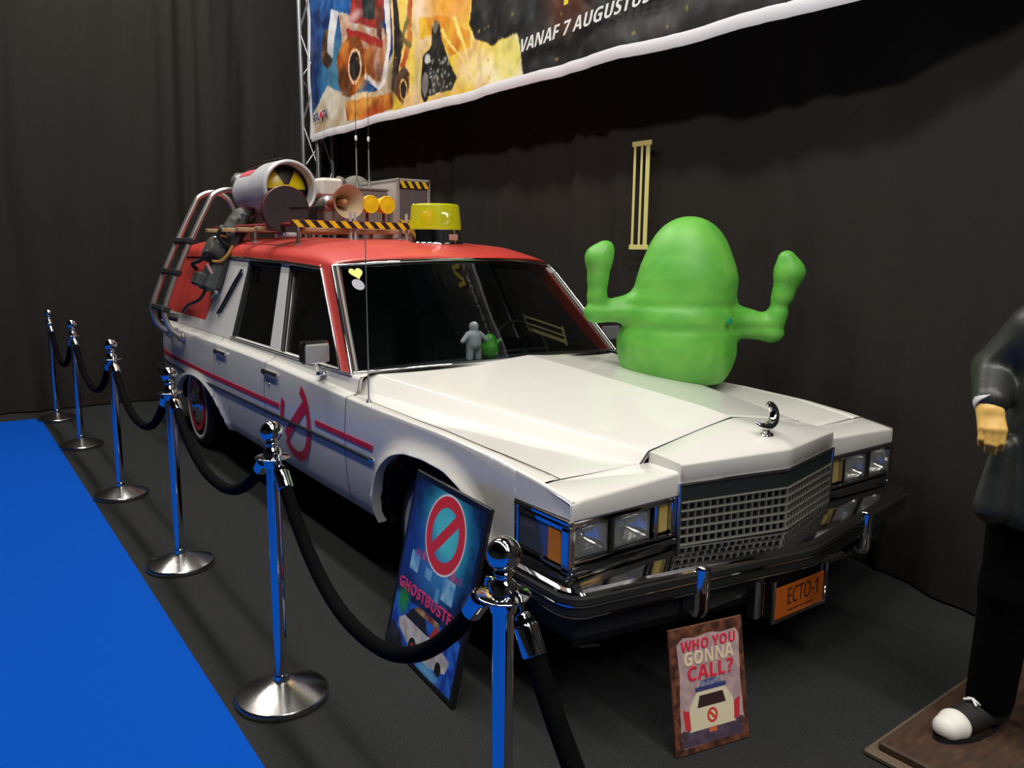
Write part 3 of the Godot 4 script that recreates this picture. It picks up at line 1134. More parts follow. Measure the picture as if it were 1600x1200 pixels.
		for e in [Vector2(1.07, 3.99), Vector2(1.37, 3.695)]:
			obj("ornament_tip", box_mesh(Vector3(0.03, 0.03, 0.03), Vector3(sg * (gx(e.x) + 0.014), e.x, -e.y), 0.008), chrome, orn)
		door_mirror(sg)
	hood_and_nose(white)
	front_end()
	bumper(false)
	bumper(true)
	glasshouse(red, white)
	cabin()
	# wheels and underside
	for sg: float in [-1.0, 1.0]:
		for s: float in [0.87, 4.47]:
			wheel(sg, s)
			var m := Mb.new()
			var rows := []
			var rr := 0.43 if s < 2.0 else 0.33
			for i in 21:
				var a := PI * i / 20.0
				rows.append([Vector3(sg * 0.90, 0.30 + sin(a) * rr, -s + cos(a) * rr * (1.05 if s < 2.0 else 1.75)), Vector3(sg * 0.55, 0.30 + sin(a) * rr, -s + cos(a) * rr * (1.05 if s < 2.0 else 1.75))])
			m.grid(rows)
			obj("wheel_well", m, dark, car)
	var u := Mb.new()
	u.box(Vector3(1.1, 0.1, 5.0), tf(Vector3(0, 0.27, -2.85)), 0.02)
	u.box(Vector3(1.78, 0.1, 2.1), tf(Vector3(0, 0.33, -2.5)), 0.02)
	obj("underbody", u, dark, car)
	# tail
	var m2 := Mb.new()
	m2.grid([[Vector3(-0.89, 0.44, -5.55), Vector3(0, 0.44, -5.62), Vector3(0.89, 0.44, -5.55)], [Vector3(-0.9, 0.7, -5.55), Vector3(0, 0.7, -5.62), Vector3(0.9, 0.7, -5.55)], [Vector3(-0.88, 0.99, -5.52), Vector3(0, 0.99, -5.6), Vector3(0.88, 0.99, -5.52)]])
	obj("tailgate", m2, white, car)
	m2 = Mb.new()
	m2.grid([[Vector3(-0.85, 0.99, -5.51), Vector3(0.85, 0.99, -5.51)], [Vector3(-0.72, 1.46, -5.4), Vector3(0.72, 1.46, -5.4)]])
	obj("rear_window", m2, mats["glass"], car)
	# whip antenna on the right fender
	m2 = Mb.new()
	m2.tube([Vector3(-0.925, 0.846, -1.45), Vector3(-0.926, 1.3, -1.45), Vector3(-0.927, 1.66, -1.45)], [0.0035, 0.0028, 0.002], 8)
	m2.lathe([Vector2(0.014, 0), Vector2(0.012, 0.008), Vector2(0.006, 0.016), Vector2(0.004, 0.03), Vector2(0, 0.03)], 12, tf(Vector3(-0.925, 0.846, -1.45)))
	obj("antenna", m2, mats["dull_metal"], car)

# red ring with a diagonal bar, stuck on the front door
func emblem(sg: float) -> void:
	var m := Mb.new()
	var c := Vector2(2.27, 0.615)
	var at := func(p: Vector2) -> Vector3: return Vector3(sg * (sidex(p.x, p.y) + 0.0035), p.y, -p.x)
	# stations run rearwards, so -x of the drawing is forward
	for arc in [[-62.0, 68.0], [152.0, 188.0], [222.0, 298.0]]:
		var rows := []
		for i in 25:
			var t := deg_to_rad(lerpf(arc[0], arc[1], i / 24.0))
			var thin := 1.0
			var d := Vector2(-cos(t), sin(t))
			rows.append([at.call(c + d * 0.22), at.call(c + d * (0.22 - 0.052 * thin))])
		m.grid(rows)
	var rows2 := []
	var dir := Vector2(-0.80, 0.60)
	var nn := Vector2(0.60, 0.80)
	for i in 9:
		var q := lerpf(-0.185, 0.175, i / 8.0)
		rows2.append([at.call(c + dir * q - nn * 0.032), at.call(c + dir * q + nn * 0.032)])
	m.grid(rows2)
	obj("emblem", m, mats["red_vinyl"], car)

func door_mirror(sg: float) -> void:
	var xf := tf(Vector3(sg * 0.985, 1.03, -1.93), Basis(Vector3.UP, -sg * 0.12))
	var m := Mb.new()
	m.box(Vector3(0.15, 0.115, 0.06), xf, 0.016)
	m.tube([Vector3(sg * 0.985, 0.98, -1.94), Vector3(sg * 0.95, 0.945, -1.98), Vector3(sg * 0.905, 0.912, -2.03)], [0.012, 0.013, 0.018], 10)
	m.lathe([Vector2(0, 0), Vector2(0.04, 0), Vector2(0.034, 0.012), Vector2(0.016, 0.02), Vector2(0, 0.02)], 16, tf(Vector3(sg * 0.895, 0.895, -2.04)))
	var o := obj("door_mirror", m, mats["chrome"], car)
	m = Mb.new()
	m.box(Vector3(0.132, 0.085, 0.006), xf * tf(Vector3(0, -0.008, 0.031)), 0.002)
	obj("mirror_shell", m, mat("mirror_grey", Color8(150, 150, 153), 0.3, 0.3), o)

func hood_and_nose(white: Material) -> void:
	var yc := [[0.15, 0.903], [0.293, 0.922], [0.657, 0.947], [1.09, 0.977], [1.45, 0.997], [1.8, 1.0]]
	var rows := []
	for i in 31:
		var t := i / 30.0
		var row := []
		var half := []
		for k in 14:
			# 0..5 plateau, 6..8 slope, 9..13 flat to the seam
			var u: float = [0.0, 0.25, 0.5, 0.75, 0.93, 0.985, 1.0, 1.08, 1.5, 2.0, 2.12, 2.5, 2.8, 3.0][k]
			var sref := lerpf(0.158, 1.62, t)
			var xk := lerpf(0.455, 0.79, (sref - 0.15) / 1.5)
			var xb := lerpf(0.495, 0.873, (sref - 0.15) / 1.5)
			var x: float
			if u <= 1.0:
				x = xk * u
			elif u <= 2.0:
				x = lerpf(xk, xb, u - 1.0)
			else:
				x = lerpf(xb, seam_x(sref) - 0.003, u - 2.0)
			var srear := 1.47 + 0.27 * pow(x / 0.85, 2.0)
			var s := lerpf(0.158, srear, t)
			var c := tab(yc, s)
			var ykk := lerpf(0.832, 0.938, clampf((s - 0.15) / 1.55, 0, 1))
			var yb := lerpf(0.788, 0.862, clampf((s - 0.15) / 1.55, 0, 1))
			var y: float
			if u <= 1.0:
				y = lerpf(c, ykk, pow(u, 1.08))
				if k == 6:
					y -= 0.003
			elif u <= 2.0:
				var e := u - 1.0
				y = lerpf(ykk, yb, pow(e, 0.9))
			else:
				y = lerpf(yb, ysh(s), u - 2.0)
			half.append(Vector3(x, y, -s))
		for k in range(13, 0, -1):
			row.append(Vector3(-half[k].x, half[k].y, half[k].z))
		for k in 14:
			row.append(half[k])
		if i == 0:
			var lipr := []
			for q in row:
				lipr.append(q + Vector3(0, -0.025, 0))
			rows.append(lipr)
		rows.append(row)
	var m := Mb.new()
	for cut in [[0, 4], [4, 7], [7, 13], [13, 19], [19, 22], [22, 26]]:
		var part := []
		for r in rows:
			part.append(r.slice(cut[0], cut[1] + 1))
		m.grid(part)
	obj("bonnet", m, white, car)
	var seal := [[], []]
	for q in rows[1]:
		seal[0].append(q + Vector3(0, -0.0015, 0.0095))
		seal[1].append(q + Vector3(0, -0.0005, 0.0005))
	m = Mb.new()
	m.grid(seal)
	obj("bonnet_seal", m, mats["black_rubber"], car)
	# cowl between bonnet and windscreen
	rows = []
	for j in 3:
		var row := []
		for i in 21:
			var u := -1.0 + 0.1 * i
			row.append(Vector3(0.862 * u, [0.978, 0.965, 0.97][j] - 0.048 * u * u, -([1.44, 1.5, 1.56][j] + 0.275 * u * u)))
		rows.append(row)
	m = Mb.new()
	m.grid(rows)
	obj("cowl", m, mats["black_satin"], car)
	for sg: float in [-1.0, 1.0]:
		m = Mb.new()
		m.grid([[Vector3(sg * 0.70, 0.957, -1.63), Vector3(sg * 0.80, 0.940, -1.69), Vector3(sg * 0.874, 0.926, -1.62), Vector3(sg * 0.886, 0.868, -1.62)], [Vector3(sg * 0.70, 0.945, -1.72), Vector3(sg * 0.80, 0.937, -1.78), Vector3(sg * 0.879, 0.93, -1.80), Vector3(sg * 0.888, 0.87, -1.80)]])
		obj("cowl_side", m, white, car)
	# nose panel: two headlamp hoods and the peaked middle
	m = Mb.new()
	for sg: float in [-1.0, 1.0]:
		rows = []
		for i in 13:
			var f := i / 12.0
			var x := lerpf(0.458, 0.932, f)
			var drop := 0.0 if f < 1.0 else 0.003
			var y0 := lerpf(0.79, 0.772, f) - drop
			var y1 := lerpf(0.792, 0.795, f) - drop
			rows.append([Vector3(sg * x, y1 - 0.03, -0.148), Vector3(sg * x, y1, -0.148), Vector3(sg * x, lerpf(y1, y0, 0.75), -0.04), Vector3(sg * x, y0, -0.012), Vector3(sg * x, y0 - 0.004, -0.004), Vector3(sg * x, y0 - 0.012, 0.0), Vector3(sg * x, 0.74, 0.001), Vector3(sg * x, 0.709, 0.0), Vector3(sg * x, 0.704, -0.006), Vector3(sg * x, 0.704, -0.05)])
		var last: Array = rows[-1]
		var fin := []
		for q in last:
			fin.append(Vector3(sg * 0.942, q.y - 0.006, minf(q.z, -0.008)))
		rows.append(fin)
		m.grid(rows)
	rows = []
	for i in 25:
		var x := lerpf(-0.456, 0.456, i / 24.0)
		var f := absf(x) / 0.456
		var zf := 0.12 - 0.115 * f
		var yt := lerpf(0.834, 0.819, f)
		var yb := lerpf(0.763, 0.753, f)
		var yk := lerpf(0.901, 0.831, pow(f, 1.25))
		rows.append([Vector3(x, yk - 0.03, -0.147), Vector3(x, yk, -0.147), Vector3(x, lerpf(yk, yt, 0.4), lerpf(-0.147, zf, 0.5)), Vector3(x, yt + 0.014 * (1 - f) + 0.002, zf - 0.03), Vector3(x, yt, zf - 0.004), Vector3(x, yt - 0.008, zf), Vector3(x, yb, zf), Vector3(x, yb - 0.002, zf - 0.03)])
	m.grid(rows)
	for sg: float in [-1.0, 1.0]:
		var e: Array = rows[24 if sg > 0 else 0]
		for k in range(1, 6):
			m.quad(e[k], e[k + 1], Vector3(e[k + 1].x + sg * 0.006, 0.75, e[k + 1].z), Vector3(e[k].x + sg * 0.006, 0.75, e[k].z))
	var nose := obj("nose_panel", m, white, car)
	# bonnet ornament: open chrome crescent on a short foot
	m = Mb.new()
	var p := spline([Vector3(-0.058, 0.918, 0.0), Vector3(-0.040, 0.905, 0.012), Vector3(0.0, 0.897, 0.016), Vector3(0.036, 0.915, 0.012), Vector3(0.046, 0.950, 0.002), Vector3(0.030, 0.974, -0.002), Vector3(0.008, 0.974, -0.002)], 5)
	var rad := []
	for i in p.size():
		var f := float(i) / (p.size() - 1)
		rad.append(0.004 + 0.014 * sin(f * PI) + 0.004 * f)
	m.tube(p, rad, 12)
	m.lathe([Vector2(0.026, 0), Vector2(0.02, 0.006), Vector2(0.01, 0.01), Vector2(0.009, 0.024), Vector2(0, 0.024)], 14, tf(Vector3(0.0, 0.867, 0.012)))
	obj("bonnet_ornament", m, mats["chrome"], car)
	if nose:
		pass

func lathe_x(m: Mb, prof: Array, at: Vector3, sg: float, sides := 36) -> void:
	m.lathe(prof, sides, tf(at, Basis(Vector3(0, 0, 1), -sg * PI / 2)))

func wheel(sg: float, s: float) -> void:
	var root := Node3D.new()
	root.name = "wheel"
	root.position = Vector3(sg * 0.80, 0.335, -s)
	car.add_child(root, true)
	var m := Mb.new()
	lathe_x(m, [Vector2(0.2, -0.1), Vector2(0.29, -0.115), Vector2(0.325, -0.1), Vector2(0.335, -0.07), Vector2(0.335, 0.07), Vector2(0.325, 0.1), Vector2(0.29, 0.115), Vector2(0.262, 0.117), Vector2(0.225, 0.112), Vector2(0.205, 0.1)], Vector3.ZERO, sg)
	obj("tire", m, mats["black_rubber"], root)
	m = Mb.new()
	lathe_x(m, [Vector2(0.268, 0.1175), Vector2(0.262, 0.1195), Vector2(0.245, 0.1185), Vector2(0.240, 0.115)], Vector3.ZERO, sg)
	obj("whitewall", m, mat("whitewall_white", Color8(200, 198, 190), 0.7), root)
	m = Mb.new()
	lathe_x(m, [Vector2(0.205, 0.1), Vector2(0.205, 0.122), Vector2(0.196, 0.126), Vector2(0.15, 0.116), Vector2(0.145, 0.1)], Vector3.ZERO, sg)
	obj("rim", m, mat("rim_red", Color8(196, 26, 54), 0.35), root)
	m = Mb.new()
	lathe_x(m, [Vector2(0.15, 0.11), Vector2(0.14, 0.13), Vector2(0.11, 0.136), Vector2(0.1, 0.126), Vector2(0.06, 0.13), Vector2(0.05, 0.15), Vector2(0.03, 0.16), Vector2(0, 0.162)], Vector3.ZERO, sg)
	obj("hubcap", m, mats["chrome"], root)

func glasshouse(red: Material, white: Material) -> void:
	var m := Mb.new()
	var rows := []
	for j in 9:
		var t := j / 8.0
		var row := []
		for i in 25:
			var u := -1.0 + i / 12.0
			var b := Vector3(0.862 * u, 0.982 - 0.046 * u * u, -(1.485 + 0.262 * u * u))
			var q := Vector3(0.732 * u, 1.474 - 0.036 * u * u, -(2.07 + 0.175 * u * u))
			row.append(b.lerp(q, t))
		rows.append(row)
	m.grid(rows)
	obj("windscreen", m, mats["glass"], car)
	var edge := []
	for i in 25:
		edge.append(rows[8][i] + Vector3(0, 0.004, 0.008))
	for i in 9:
		if i > 0:
			edge.append(rows[8 - i][24] + Vector3(0.012, 0.002, 0.01))
	var left := []
	for i in 9:
		left.append(rows[i][0] + Vector3(-0.012, 0.002, 0.01))
	m = Mb.new()
	var top := left + edge
	m.tube(top, 0.010, 10)
	var low := []
	for i in 25:
		low.append(rows[0][i] + Vector3(0, 0.002, 0.008))
	m.tube(low, 0.007, 8)
	obj("windscreen_chrome", m, mats["chrome"], car)
	for sg: float in [-1.0, 1.0]:
		m = Mb.new()
		var inner := []
		for i in 9:
			inner.append((rows[i][0 if sg < 0 else 24] as Vector3) + Vector3(-sg * 0.014, 0.006, 0.010))
		m.tube(inner, 0.011, 8)
		obj("pillar_seal", m, mat("seal_grey", Color8(116, 116, 112), 0.4, 0.4), car)
	# stickers in the upper corners of the glass
	var st := func(at: Vector3, poly: Array, key: String, col: Color) -> void:
		var sm := Mb.new()
		var by := (rows[8][12] as Vector3 - rows[0][12] as Vector3).normalized()
		var bx := Vector3(0.9, 0.08 if at.x < 0 else -0.08, 0.38 if at.x < 0 else -0.38).normalized()
		var bz := bx.cross(by).normalized()
		sm.prism(poly, func(p: Vector2, d: float) -> Vector3: return at + bx * p.x + by * p.y * 1.4 + bz * (0.006 + d * 0.001))
		var s := obj("sticker", sm, mat(key, col, 0.6), car)
		s.name = "windscreen_sticker"
	var heart := []
	for i in 28:
		var a := TAU * i / 28.0
		heart.append(Vector2(16.0 * pow(sin(a), 3.0), 13.0 * cos(a) - 5.0 * cos(2 * a) - 2.0 * cos(3 * a) - cos(4 * a)) * 0.0022)
	var g: Vector3 = rows[7][1]
	st.call(g + Vector3(0.035, 0.02, 0.012), heart, "sticker_yellow", Color8(214, 214, 110))
	var circ := []
	for i in 20:
		circ.append(Vector2(cos(TAU * i / 20), sin(TAU * i / 20)) * 0.03)
	st.call(rows[6][1] + Vector3(0.03, 0.025, 0.012), circ, "sticker_grey", Color8(150, 150, 158))
	st.call(rows[7][22] + Vector3(0.02, 0.02, 0.008), [Vector2(-0.03, -0.012), Vector2(0.0, -0.02), Vector2(0.03, -0.012), Vector2(0.025, 0.01), Vector2(-0.01, 0.018), Vector2(-0.03, 0.012)], "sticker_grey", Color8(150, 150, 158))
	# roof
	rows = []
	for j in 36:
		var t := j / 35.0
		var row := []
		for i in 33:
			var e := -1.0 + i / 16.0
			var u := sin(e * PI / 2)
			var s0 := 2.062 + 0.178 * u * u
			var s := lerpf(s0, 5.4, pow(t, 1.25))
			var yc := roof_top(s - 0.17 * u * u)
			var yr := roof_rail(s) - 0.006
			var w := 0.742 + 0.0 * s
			var k := pow(maxf(0.0, 1.0 - pow(absf(u), 3.0)), 0.36)
			row.append(Vector3(w * u, lerpf(yr, maxf(yc, yr + 0.02), k), -s))
		if j == 0:
			var under := []
			for q in row:
				under.append(q + Vector3(0, -0.012, -0.02))
			rows.append(under)
		rows.append(row)
	m = Mb.new()
	m.grid(rows)
	obj("roof", m, red, car)

func cabin() -> void:
	var dark := mat("cabin_dark", Color8(22, 24, 25), 0.85)
	var m := Mb.new()
	var rows := []
	for i in 13:
		var u := -1.0 + i / 6.0
		var row := []
		for k in 5:
			row.append(Vector3(0.83 * u, [0.94, 0.955, 0.95, 0.86, 0.7][k] - 0.03 * u * u, -([1.5, 1.62, 1.84, 1.92, 1.93][k] + 0.24 * u * u * [1.0, 0.8, 0.3, 0.1, 0.1][k])))
		rows.append(row)
	m.grid(rows)
	obj("dashboard", m, mats["dark_trim"], car)
	m = Mb.new()
	var ring := []
	for i in 28:
		var a := TAU * i / 28.0
		ring.append(Vector3(0.4 + cos(a) * 0.19, 0.93 + sin(a) * 0.17, -2.06 - sin(a) * 0.08))
	m.tube(ring, 0.012, 8, false, true)
	m.tube([Vector3(0.4, 0.93, -2.06), Vector3(0.4, 0.85, -1.9)], 0.02, 8)
	m.tube([Vector3(0.23, 0.93, -2.06), Vector3(0.57, 0.93, -2.06)], 0.012, 8)
	obj("steering_wheel", m, dark, car)
	for x in [-0.4, 0.4]:
		m = Mb.new()
		m.box(Vector3(0.6, 0.16, 0.55), tf(Vector3(x, 0.55, -2.45)), 0.05)
		m.box(Vector3(0.6, 0.6, 0.16), tf(Vector3(x, 0.85, -2.78), Basis(Vector3.RIGHT, -0.2)), 0.06)
		m.box(Vector3(0.3, 0.17, 0.1), tf(Vector3(x, 1.2, -2.86), Basis(Vector3.RIGHT, -0.2)), 0.04)
		obj("seat", m, dark, car)
	m = Mb.new()
	m.box(Vector3(1.5, 0.5, 0.18), tf(Vector3(0, 0.78, -3.7)), 0.06)
	m.box(Vector3(1.6, 0.7, 0.06), tf(Vector3(0, 1.05, -4.1)), 0.02)
	obj("rear_bench", m, dark, car)
	# small toys standing on the dashboard
	var w := mat("toy_white", Color8(206, 220, 226), 0.5)
	var t := thing("figurine", "small pale figurine with outstretched arms standing on the dashboard", "figurine", Vector3(-0.178, 0.953, -1.72))
	var b := Blob.new(Vector3(-0.09, -0.005, -0.05), Vector3(0.09, 0.215, 0.05), 0.005)
	b.bone(Vector3(0, 0.09, 0), Vector3(0, 0.125, 0), 0.042, 0.04, 0.012)
	b.bone(Vector3(0, 0.178, 0), Vector3(0, 0.182, 0), 0.026, 0.026, 0.01)
	for s: float in [-1.0, 1.0]:
		b.bone(Vector3(s * 0.022, 0.07, 0), Vector3(s * 0.027, 0.012, 0), 0.022, 0.019, 0.008)
		b.bone(Vector3(s * 0.036, 0.14, 0), Vector3(s * 0.078, 0.105, 0.01), 0.016, 0.012, 0.01)
	b.cut(0.0, true)
	var bm := Mb.new()
	b.add_to(bm)
	obj("body", bm, w, t)
	t = thing("figurine", "small round green figurine on the dashboard right of the pale one", "figurine", Vector3(-0.075, 0.953, -1.72))
	b = Blob.new(Vector3(-0.08, -0.005, -0.06), Vector3(0.08, 0.16, 0.06), 0.005)
	b.bone(Vector3(0, 0.04, 0), Vector3(0, 0.055, 0), 0.048, 0.048, 0.01)
	b.bone(Vector3(0, 0.1, 0), Vector3(0, 0.105, 0), 0.032, 0.032, 0.02)
	b.bone(Vector3(0.04, 0.08, 0), Vector3(0.068, 0.1, 0), 0.012, 0.01, 0.01)
	b.cut(0.0, true)
	bm = Mb.new()
	b.add_to(bm)
	obj("body", bm, mat("toy_green", Color8(70, 178, 44), 0.45), t)

func front_end() -> void:
	var chrome: Material = mats["chrome"]
	var dark := mat("grille_dark", Color8(34, 42, 42), 0.4)
	var grey := mat("grille_grey", Color8(124, 124, 116), 0.35, 0.35)
	for sg: float in [-1.0, 1.0]:
		# lamp housing: chrome frame with openings, dark box behind
		var m := Mb.new()
		var x0 := 0.462
		var x1 := 0.942
		var fr := func(a: float, b: float, c: float, d: float, z: float, dp: float) -> void:
			m.box(Vector3(b - a, d - c, dp), tf(Vector3(sg * (a + b) / 2, (c + d) / 2, z - dp / 2)), 0.004)
		fr.call(x0, x1, 0.684, 0.703, 0.0, 0.06)
		fr.call(x0, x1, 0.560, 0.574, 0.0, 0.06)
		fr.call(x0, x1, 0.534, 0.556, 0.006, 0.06)
		fr.call(x0, x1, 0.512, 0.531, -0.004, 0.06)
		fr.call(x0, 0.487, 0.572, 0.69, 0.0, 0.06)
		fr.call(0.552, 0.572, 0.572, 0.69, 0.004, 0.06)
		fr.call(0.928, x1, 0.572, 0.69, 0.0, 0.05)
		var bez := obj("headlamp_bezel", m, chrome, car)
		obj("bezel_divider", box_mesh(Vector3(0.014, 0.112, 0.04), Vector3(sg * 0.763, 0.629, -0.022)), mats["black_satin"], bez)
		obj("lamp_box", box_mesh(Vector3(0.478, 0.19, 0.02), Vector3(sg * 0.702, 0.61, -0.1)), mats["black_satin"], bez)
		for c in [[0.77, 0.928], [0.576, 0.756]]:
			var hm := Mb.new()
			var cx: float = sg * (c[0] + c[1]) / 2
			var hw: float = (c[1] - c[0]) / 2 - 0.008
			# faceted bowl behind the lens
			var rows := []
			for i in 6:
				var t := i / 5.0
				var row := []
				for k in 24:
					var a := TAU * k / 24.0
					var sq := Vector2(signf(cos(a)) * pow(absf(cos(a)), 0.45), signf(sin(a)) * pow(absf(sin(a)), 0.45))
					row.append(Vector3(cx + sq.x * hw * (1.0 - t * 0.75), 0.628 + sq.y * 0.05 * (1.0 - t * 0.75), -0.02 - 0.06 * pow(t, 0.6)))
				rows.append(row)
			hm.grid(rows, true)
			hm.lathe([Vector2(0, 0), Vector2(0.018, 0), Vector2(0.016, 0.02), Vector2(0.0, 0.026)], 14, tf(Vector3(cx, 0.628, -0.078), Basis(Vector3.RIGHT, PI / 2)))
			var hl := obj("headlamp", hm, mats["reflector"], car)
			var lm := Mb.new()
			rows = []
			for j in 13:
				var row := []
				for i in 17:
					var u := -1.0 + i / 8.0
					var v := -1.0 + j / 6.0
					row.append(Vector3(cx + u * hw, 0.628 + v * 0.052, -0.012 + 0.006 * (1 - u * u) * (1 - v * v) + 0.0012 * sin(u * 40.0)))
				rows.append(row)
			lm.grid(rows)
			obj("lens", lm, mats["lens_glass"], hl)
		var am := Mb.new()
		am.box(Vector3(0.058, 0.1, 0.02), tf(Vector3(sg * 0.519, 0.63, -0.02)), 0.008)
		obj("turn_lamp", am, mats["pale_amber"], car)
		# side lamp
		var bx := sg * 0.952
		m = Mb.new()
		var sf := func(s0: float, s1: float, c: float, d: float, o: float) -> void:
			m.box(Vector3(0.03, d - c, s1 - s0), tf(Vector3(bx + sg * (o - 0.015), (c + d) / 2, -(s0 + s1) / 2)), 0.004)
		sf.call(0.0, 0.286, 0.693, 0.709, 0.006)
		sf.call(0.0, 0.286, 0.668, 0.688, 0.0)
		sf.call(0.0, 0.286, 0.535, 0.553, 0.0)
		sf.call(0.0, 0.286, 0.512, 0.531, 0.004)
		sf.call(0.268, 0.286, 0.52, 0.70, 0.002)
		sf.call(0.0, 0.038, 0.53, 0.69, 0.0)
		var sl := obj("side_lamp_frame", m, chrome, car)
		m = Mb.new()
		m.box(Vector3(0.02, 0.118, 0.154), tf(Vector3(bx - sg * 0.014, 0.611, -0.19)), 0.005)
		obj("side_lens", m, mat("side_lens_clear", Color(0.46, 0.48, 0.52), 0.1, 0.6), sl)
		m = Mb.new()
		m.box(Vector3(0.02, 0.118, 0.072), tf(Vector3(bx - sg * 0.012, 0.611, -0.076)), 0.006)
		obj("amber_lens", m, mats["amber_lens"], sl)
		# front of the fender under the side lamp
		obj("fender_filler", box_mesh(Vector3(0.03, 0.12, 0.38), Vector3(sg * 0.925, 0.455, -0.2)), mats["white_paint"], car)
	# grille
	var g := Mb.new()
	var zf := func(x: float) -> float: return 0.118 - 0.115 * absf(x) / 0.456
	for sg: float in [-1.0, 1.0]:
		g.quad(Vector3(0, 0.44, 0.07), Vector3(sg * 0.456, 0.44, -0.045), Vector3(sg * 0.456, 0.756, -0.045), Vector3(0, 0.764, 0.07))
		# plain band above the cells
		g.quad(Vector3(0, 0.69, zf.call(0)), Vector3(sg * 0.456, 0.682, zf.call(0.456)), Vector3(sg * 0.456, 0.754, zf.call(0.456)), Vector3(0, 0.764, zf.call(0)))
		g.quad(Vector3(0, 0.69, zf.call(0)), Vector3(sg * 0.456, 0.682, zf.call(0.456)), Vector3(sg * 0.456, 0.682, -0.045), Vector3(0, 0.69, 0.07))
	var gr := obj("grille", g, dark, car)
	for sg: float in [-1.0, 1.0]:
		for k in 6:
			var f := k / 5.0
			var m := Mb.new()
			var a := Vector3(sg * 0.003, lerpf(0.687, 0.528, f), zf.call(0))
			var b := Vector3(sg * 0.45, lerpf(0.68, 0.526, f), zf.call(0.45))
			var d := (b - a)
			m.box(Vector3(0.016, d.length(), 0.0065), tf((a + b) / 2, Basis(d.normalized().cross(Vector3.UP).normalized(), d.normalized(), Vector3.UP)), 0.002)
			obj("grille_bar", m, grey, gr)
		for k in 16:
			var x := sg * lerpf(0.004, 0.449, k / 15.0)
			obj("grille_bar", box_mesh(Vector3(0.007, 0.16, 0.012), Vector3(x, 0.605, zf.call(x) - 0.002), 0.002), grey, gr)
			if k > 0:
				var m := Mb.new()
				var z0: float = zf.call(x)
				m.tube(spline([Vector3(x, 0.512, z0 - 0.015), Vector3(x, 0.508, z0 + 0.012), Vector3(x, 0.485, z0 + 0.045), Vector3(x, 0.455, z0 + 0.062)], 4), 0.006, 6)
				obj("grille_fin", m, grey, gr)
		var rm := Mb.new()
		rm.tube([Vector3(0, 0.757, zf.call(0) + 0.002), Vector3(sg * 0.456, 0.748, zf.call(0.456) + 0.002)], 0.006, 8)
		rm.tube([Vector3(sg * 0.458, 0.752, 0.006), Vector3(sg * 0.458, 0.50, 0.006)], 0.008, 8)
		obj("grille_frame", rm, chrome, gr)
	# support panel behind everything so that no light leaks through the nose
	obj("front_panel", box_mesh(Vector3(1.84, 0.42, 0.03), Vector3(0, 0.52, -0.2)), mats["black_satin"], car)

# path of the bumper front seen from above, right to left
func bumper_path(rear: bool) -> Array:
	var half := [Vector2(1.0, -0.52), Vector2(1.0, -0.3), Vector2(1.0, 0.0)]
	for i in 7:
		var a := PI / 2 * (i + 1) / 8.0
		half.append(Vector2(0.92 + 0.08 * cos(a), 0.0 + 0.085 * sin(a)))
	half.append_array([Vector2(0.90, 0.088), Vector2(0.7, 0.121), Vector2(0.5, 0.154), Vector2(0.25, 0.196), Vector2(0.06, 0.23), Vector2(0.0, 0.236)])
	var out := []
	for p in half:
		out.append(Vector3(-p.x, 0, p.y))
	for i in range(half.size() - 2, -1, -1):
		out.append(Vector3(half[i].x, 0, half[i].y))
	if rear:
		for i in out.size():
			var z: float = out[i].z
			out[i] = Vector3(out[i].x * 0.95, 0.02, -5.58 - (z if z < 0.1 else 0.1 + (z - 0.1) * 0.3))
	return out

func sweep(path: Array, prof: Array, rear: bool) -> Mb:
	var m := Mb.new()
	var nor := []
	for i in path.size():
		var a: Vector3 = path[maxi(0, i - 1)]
		var b: Vector3 = path[mini(path.size() - 1, i + 1)]
		var d := (b - a).normalized()
		nor.append(Vector3.UP.cross(d) * (1.0 if rear else -1.0))
	for k in prof.size() - 1:
		var rows := []
		for i in path.size():
			rows.append([path[i] + nor[i] * prof[k].x + Vector3(0, prof[k].y, 0), path[i] + nor[i] * prof[k + 1].x + Vector3(0, prof[k + 1].y, 0)])
		m.grid(rows)
	return m

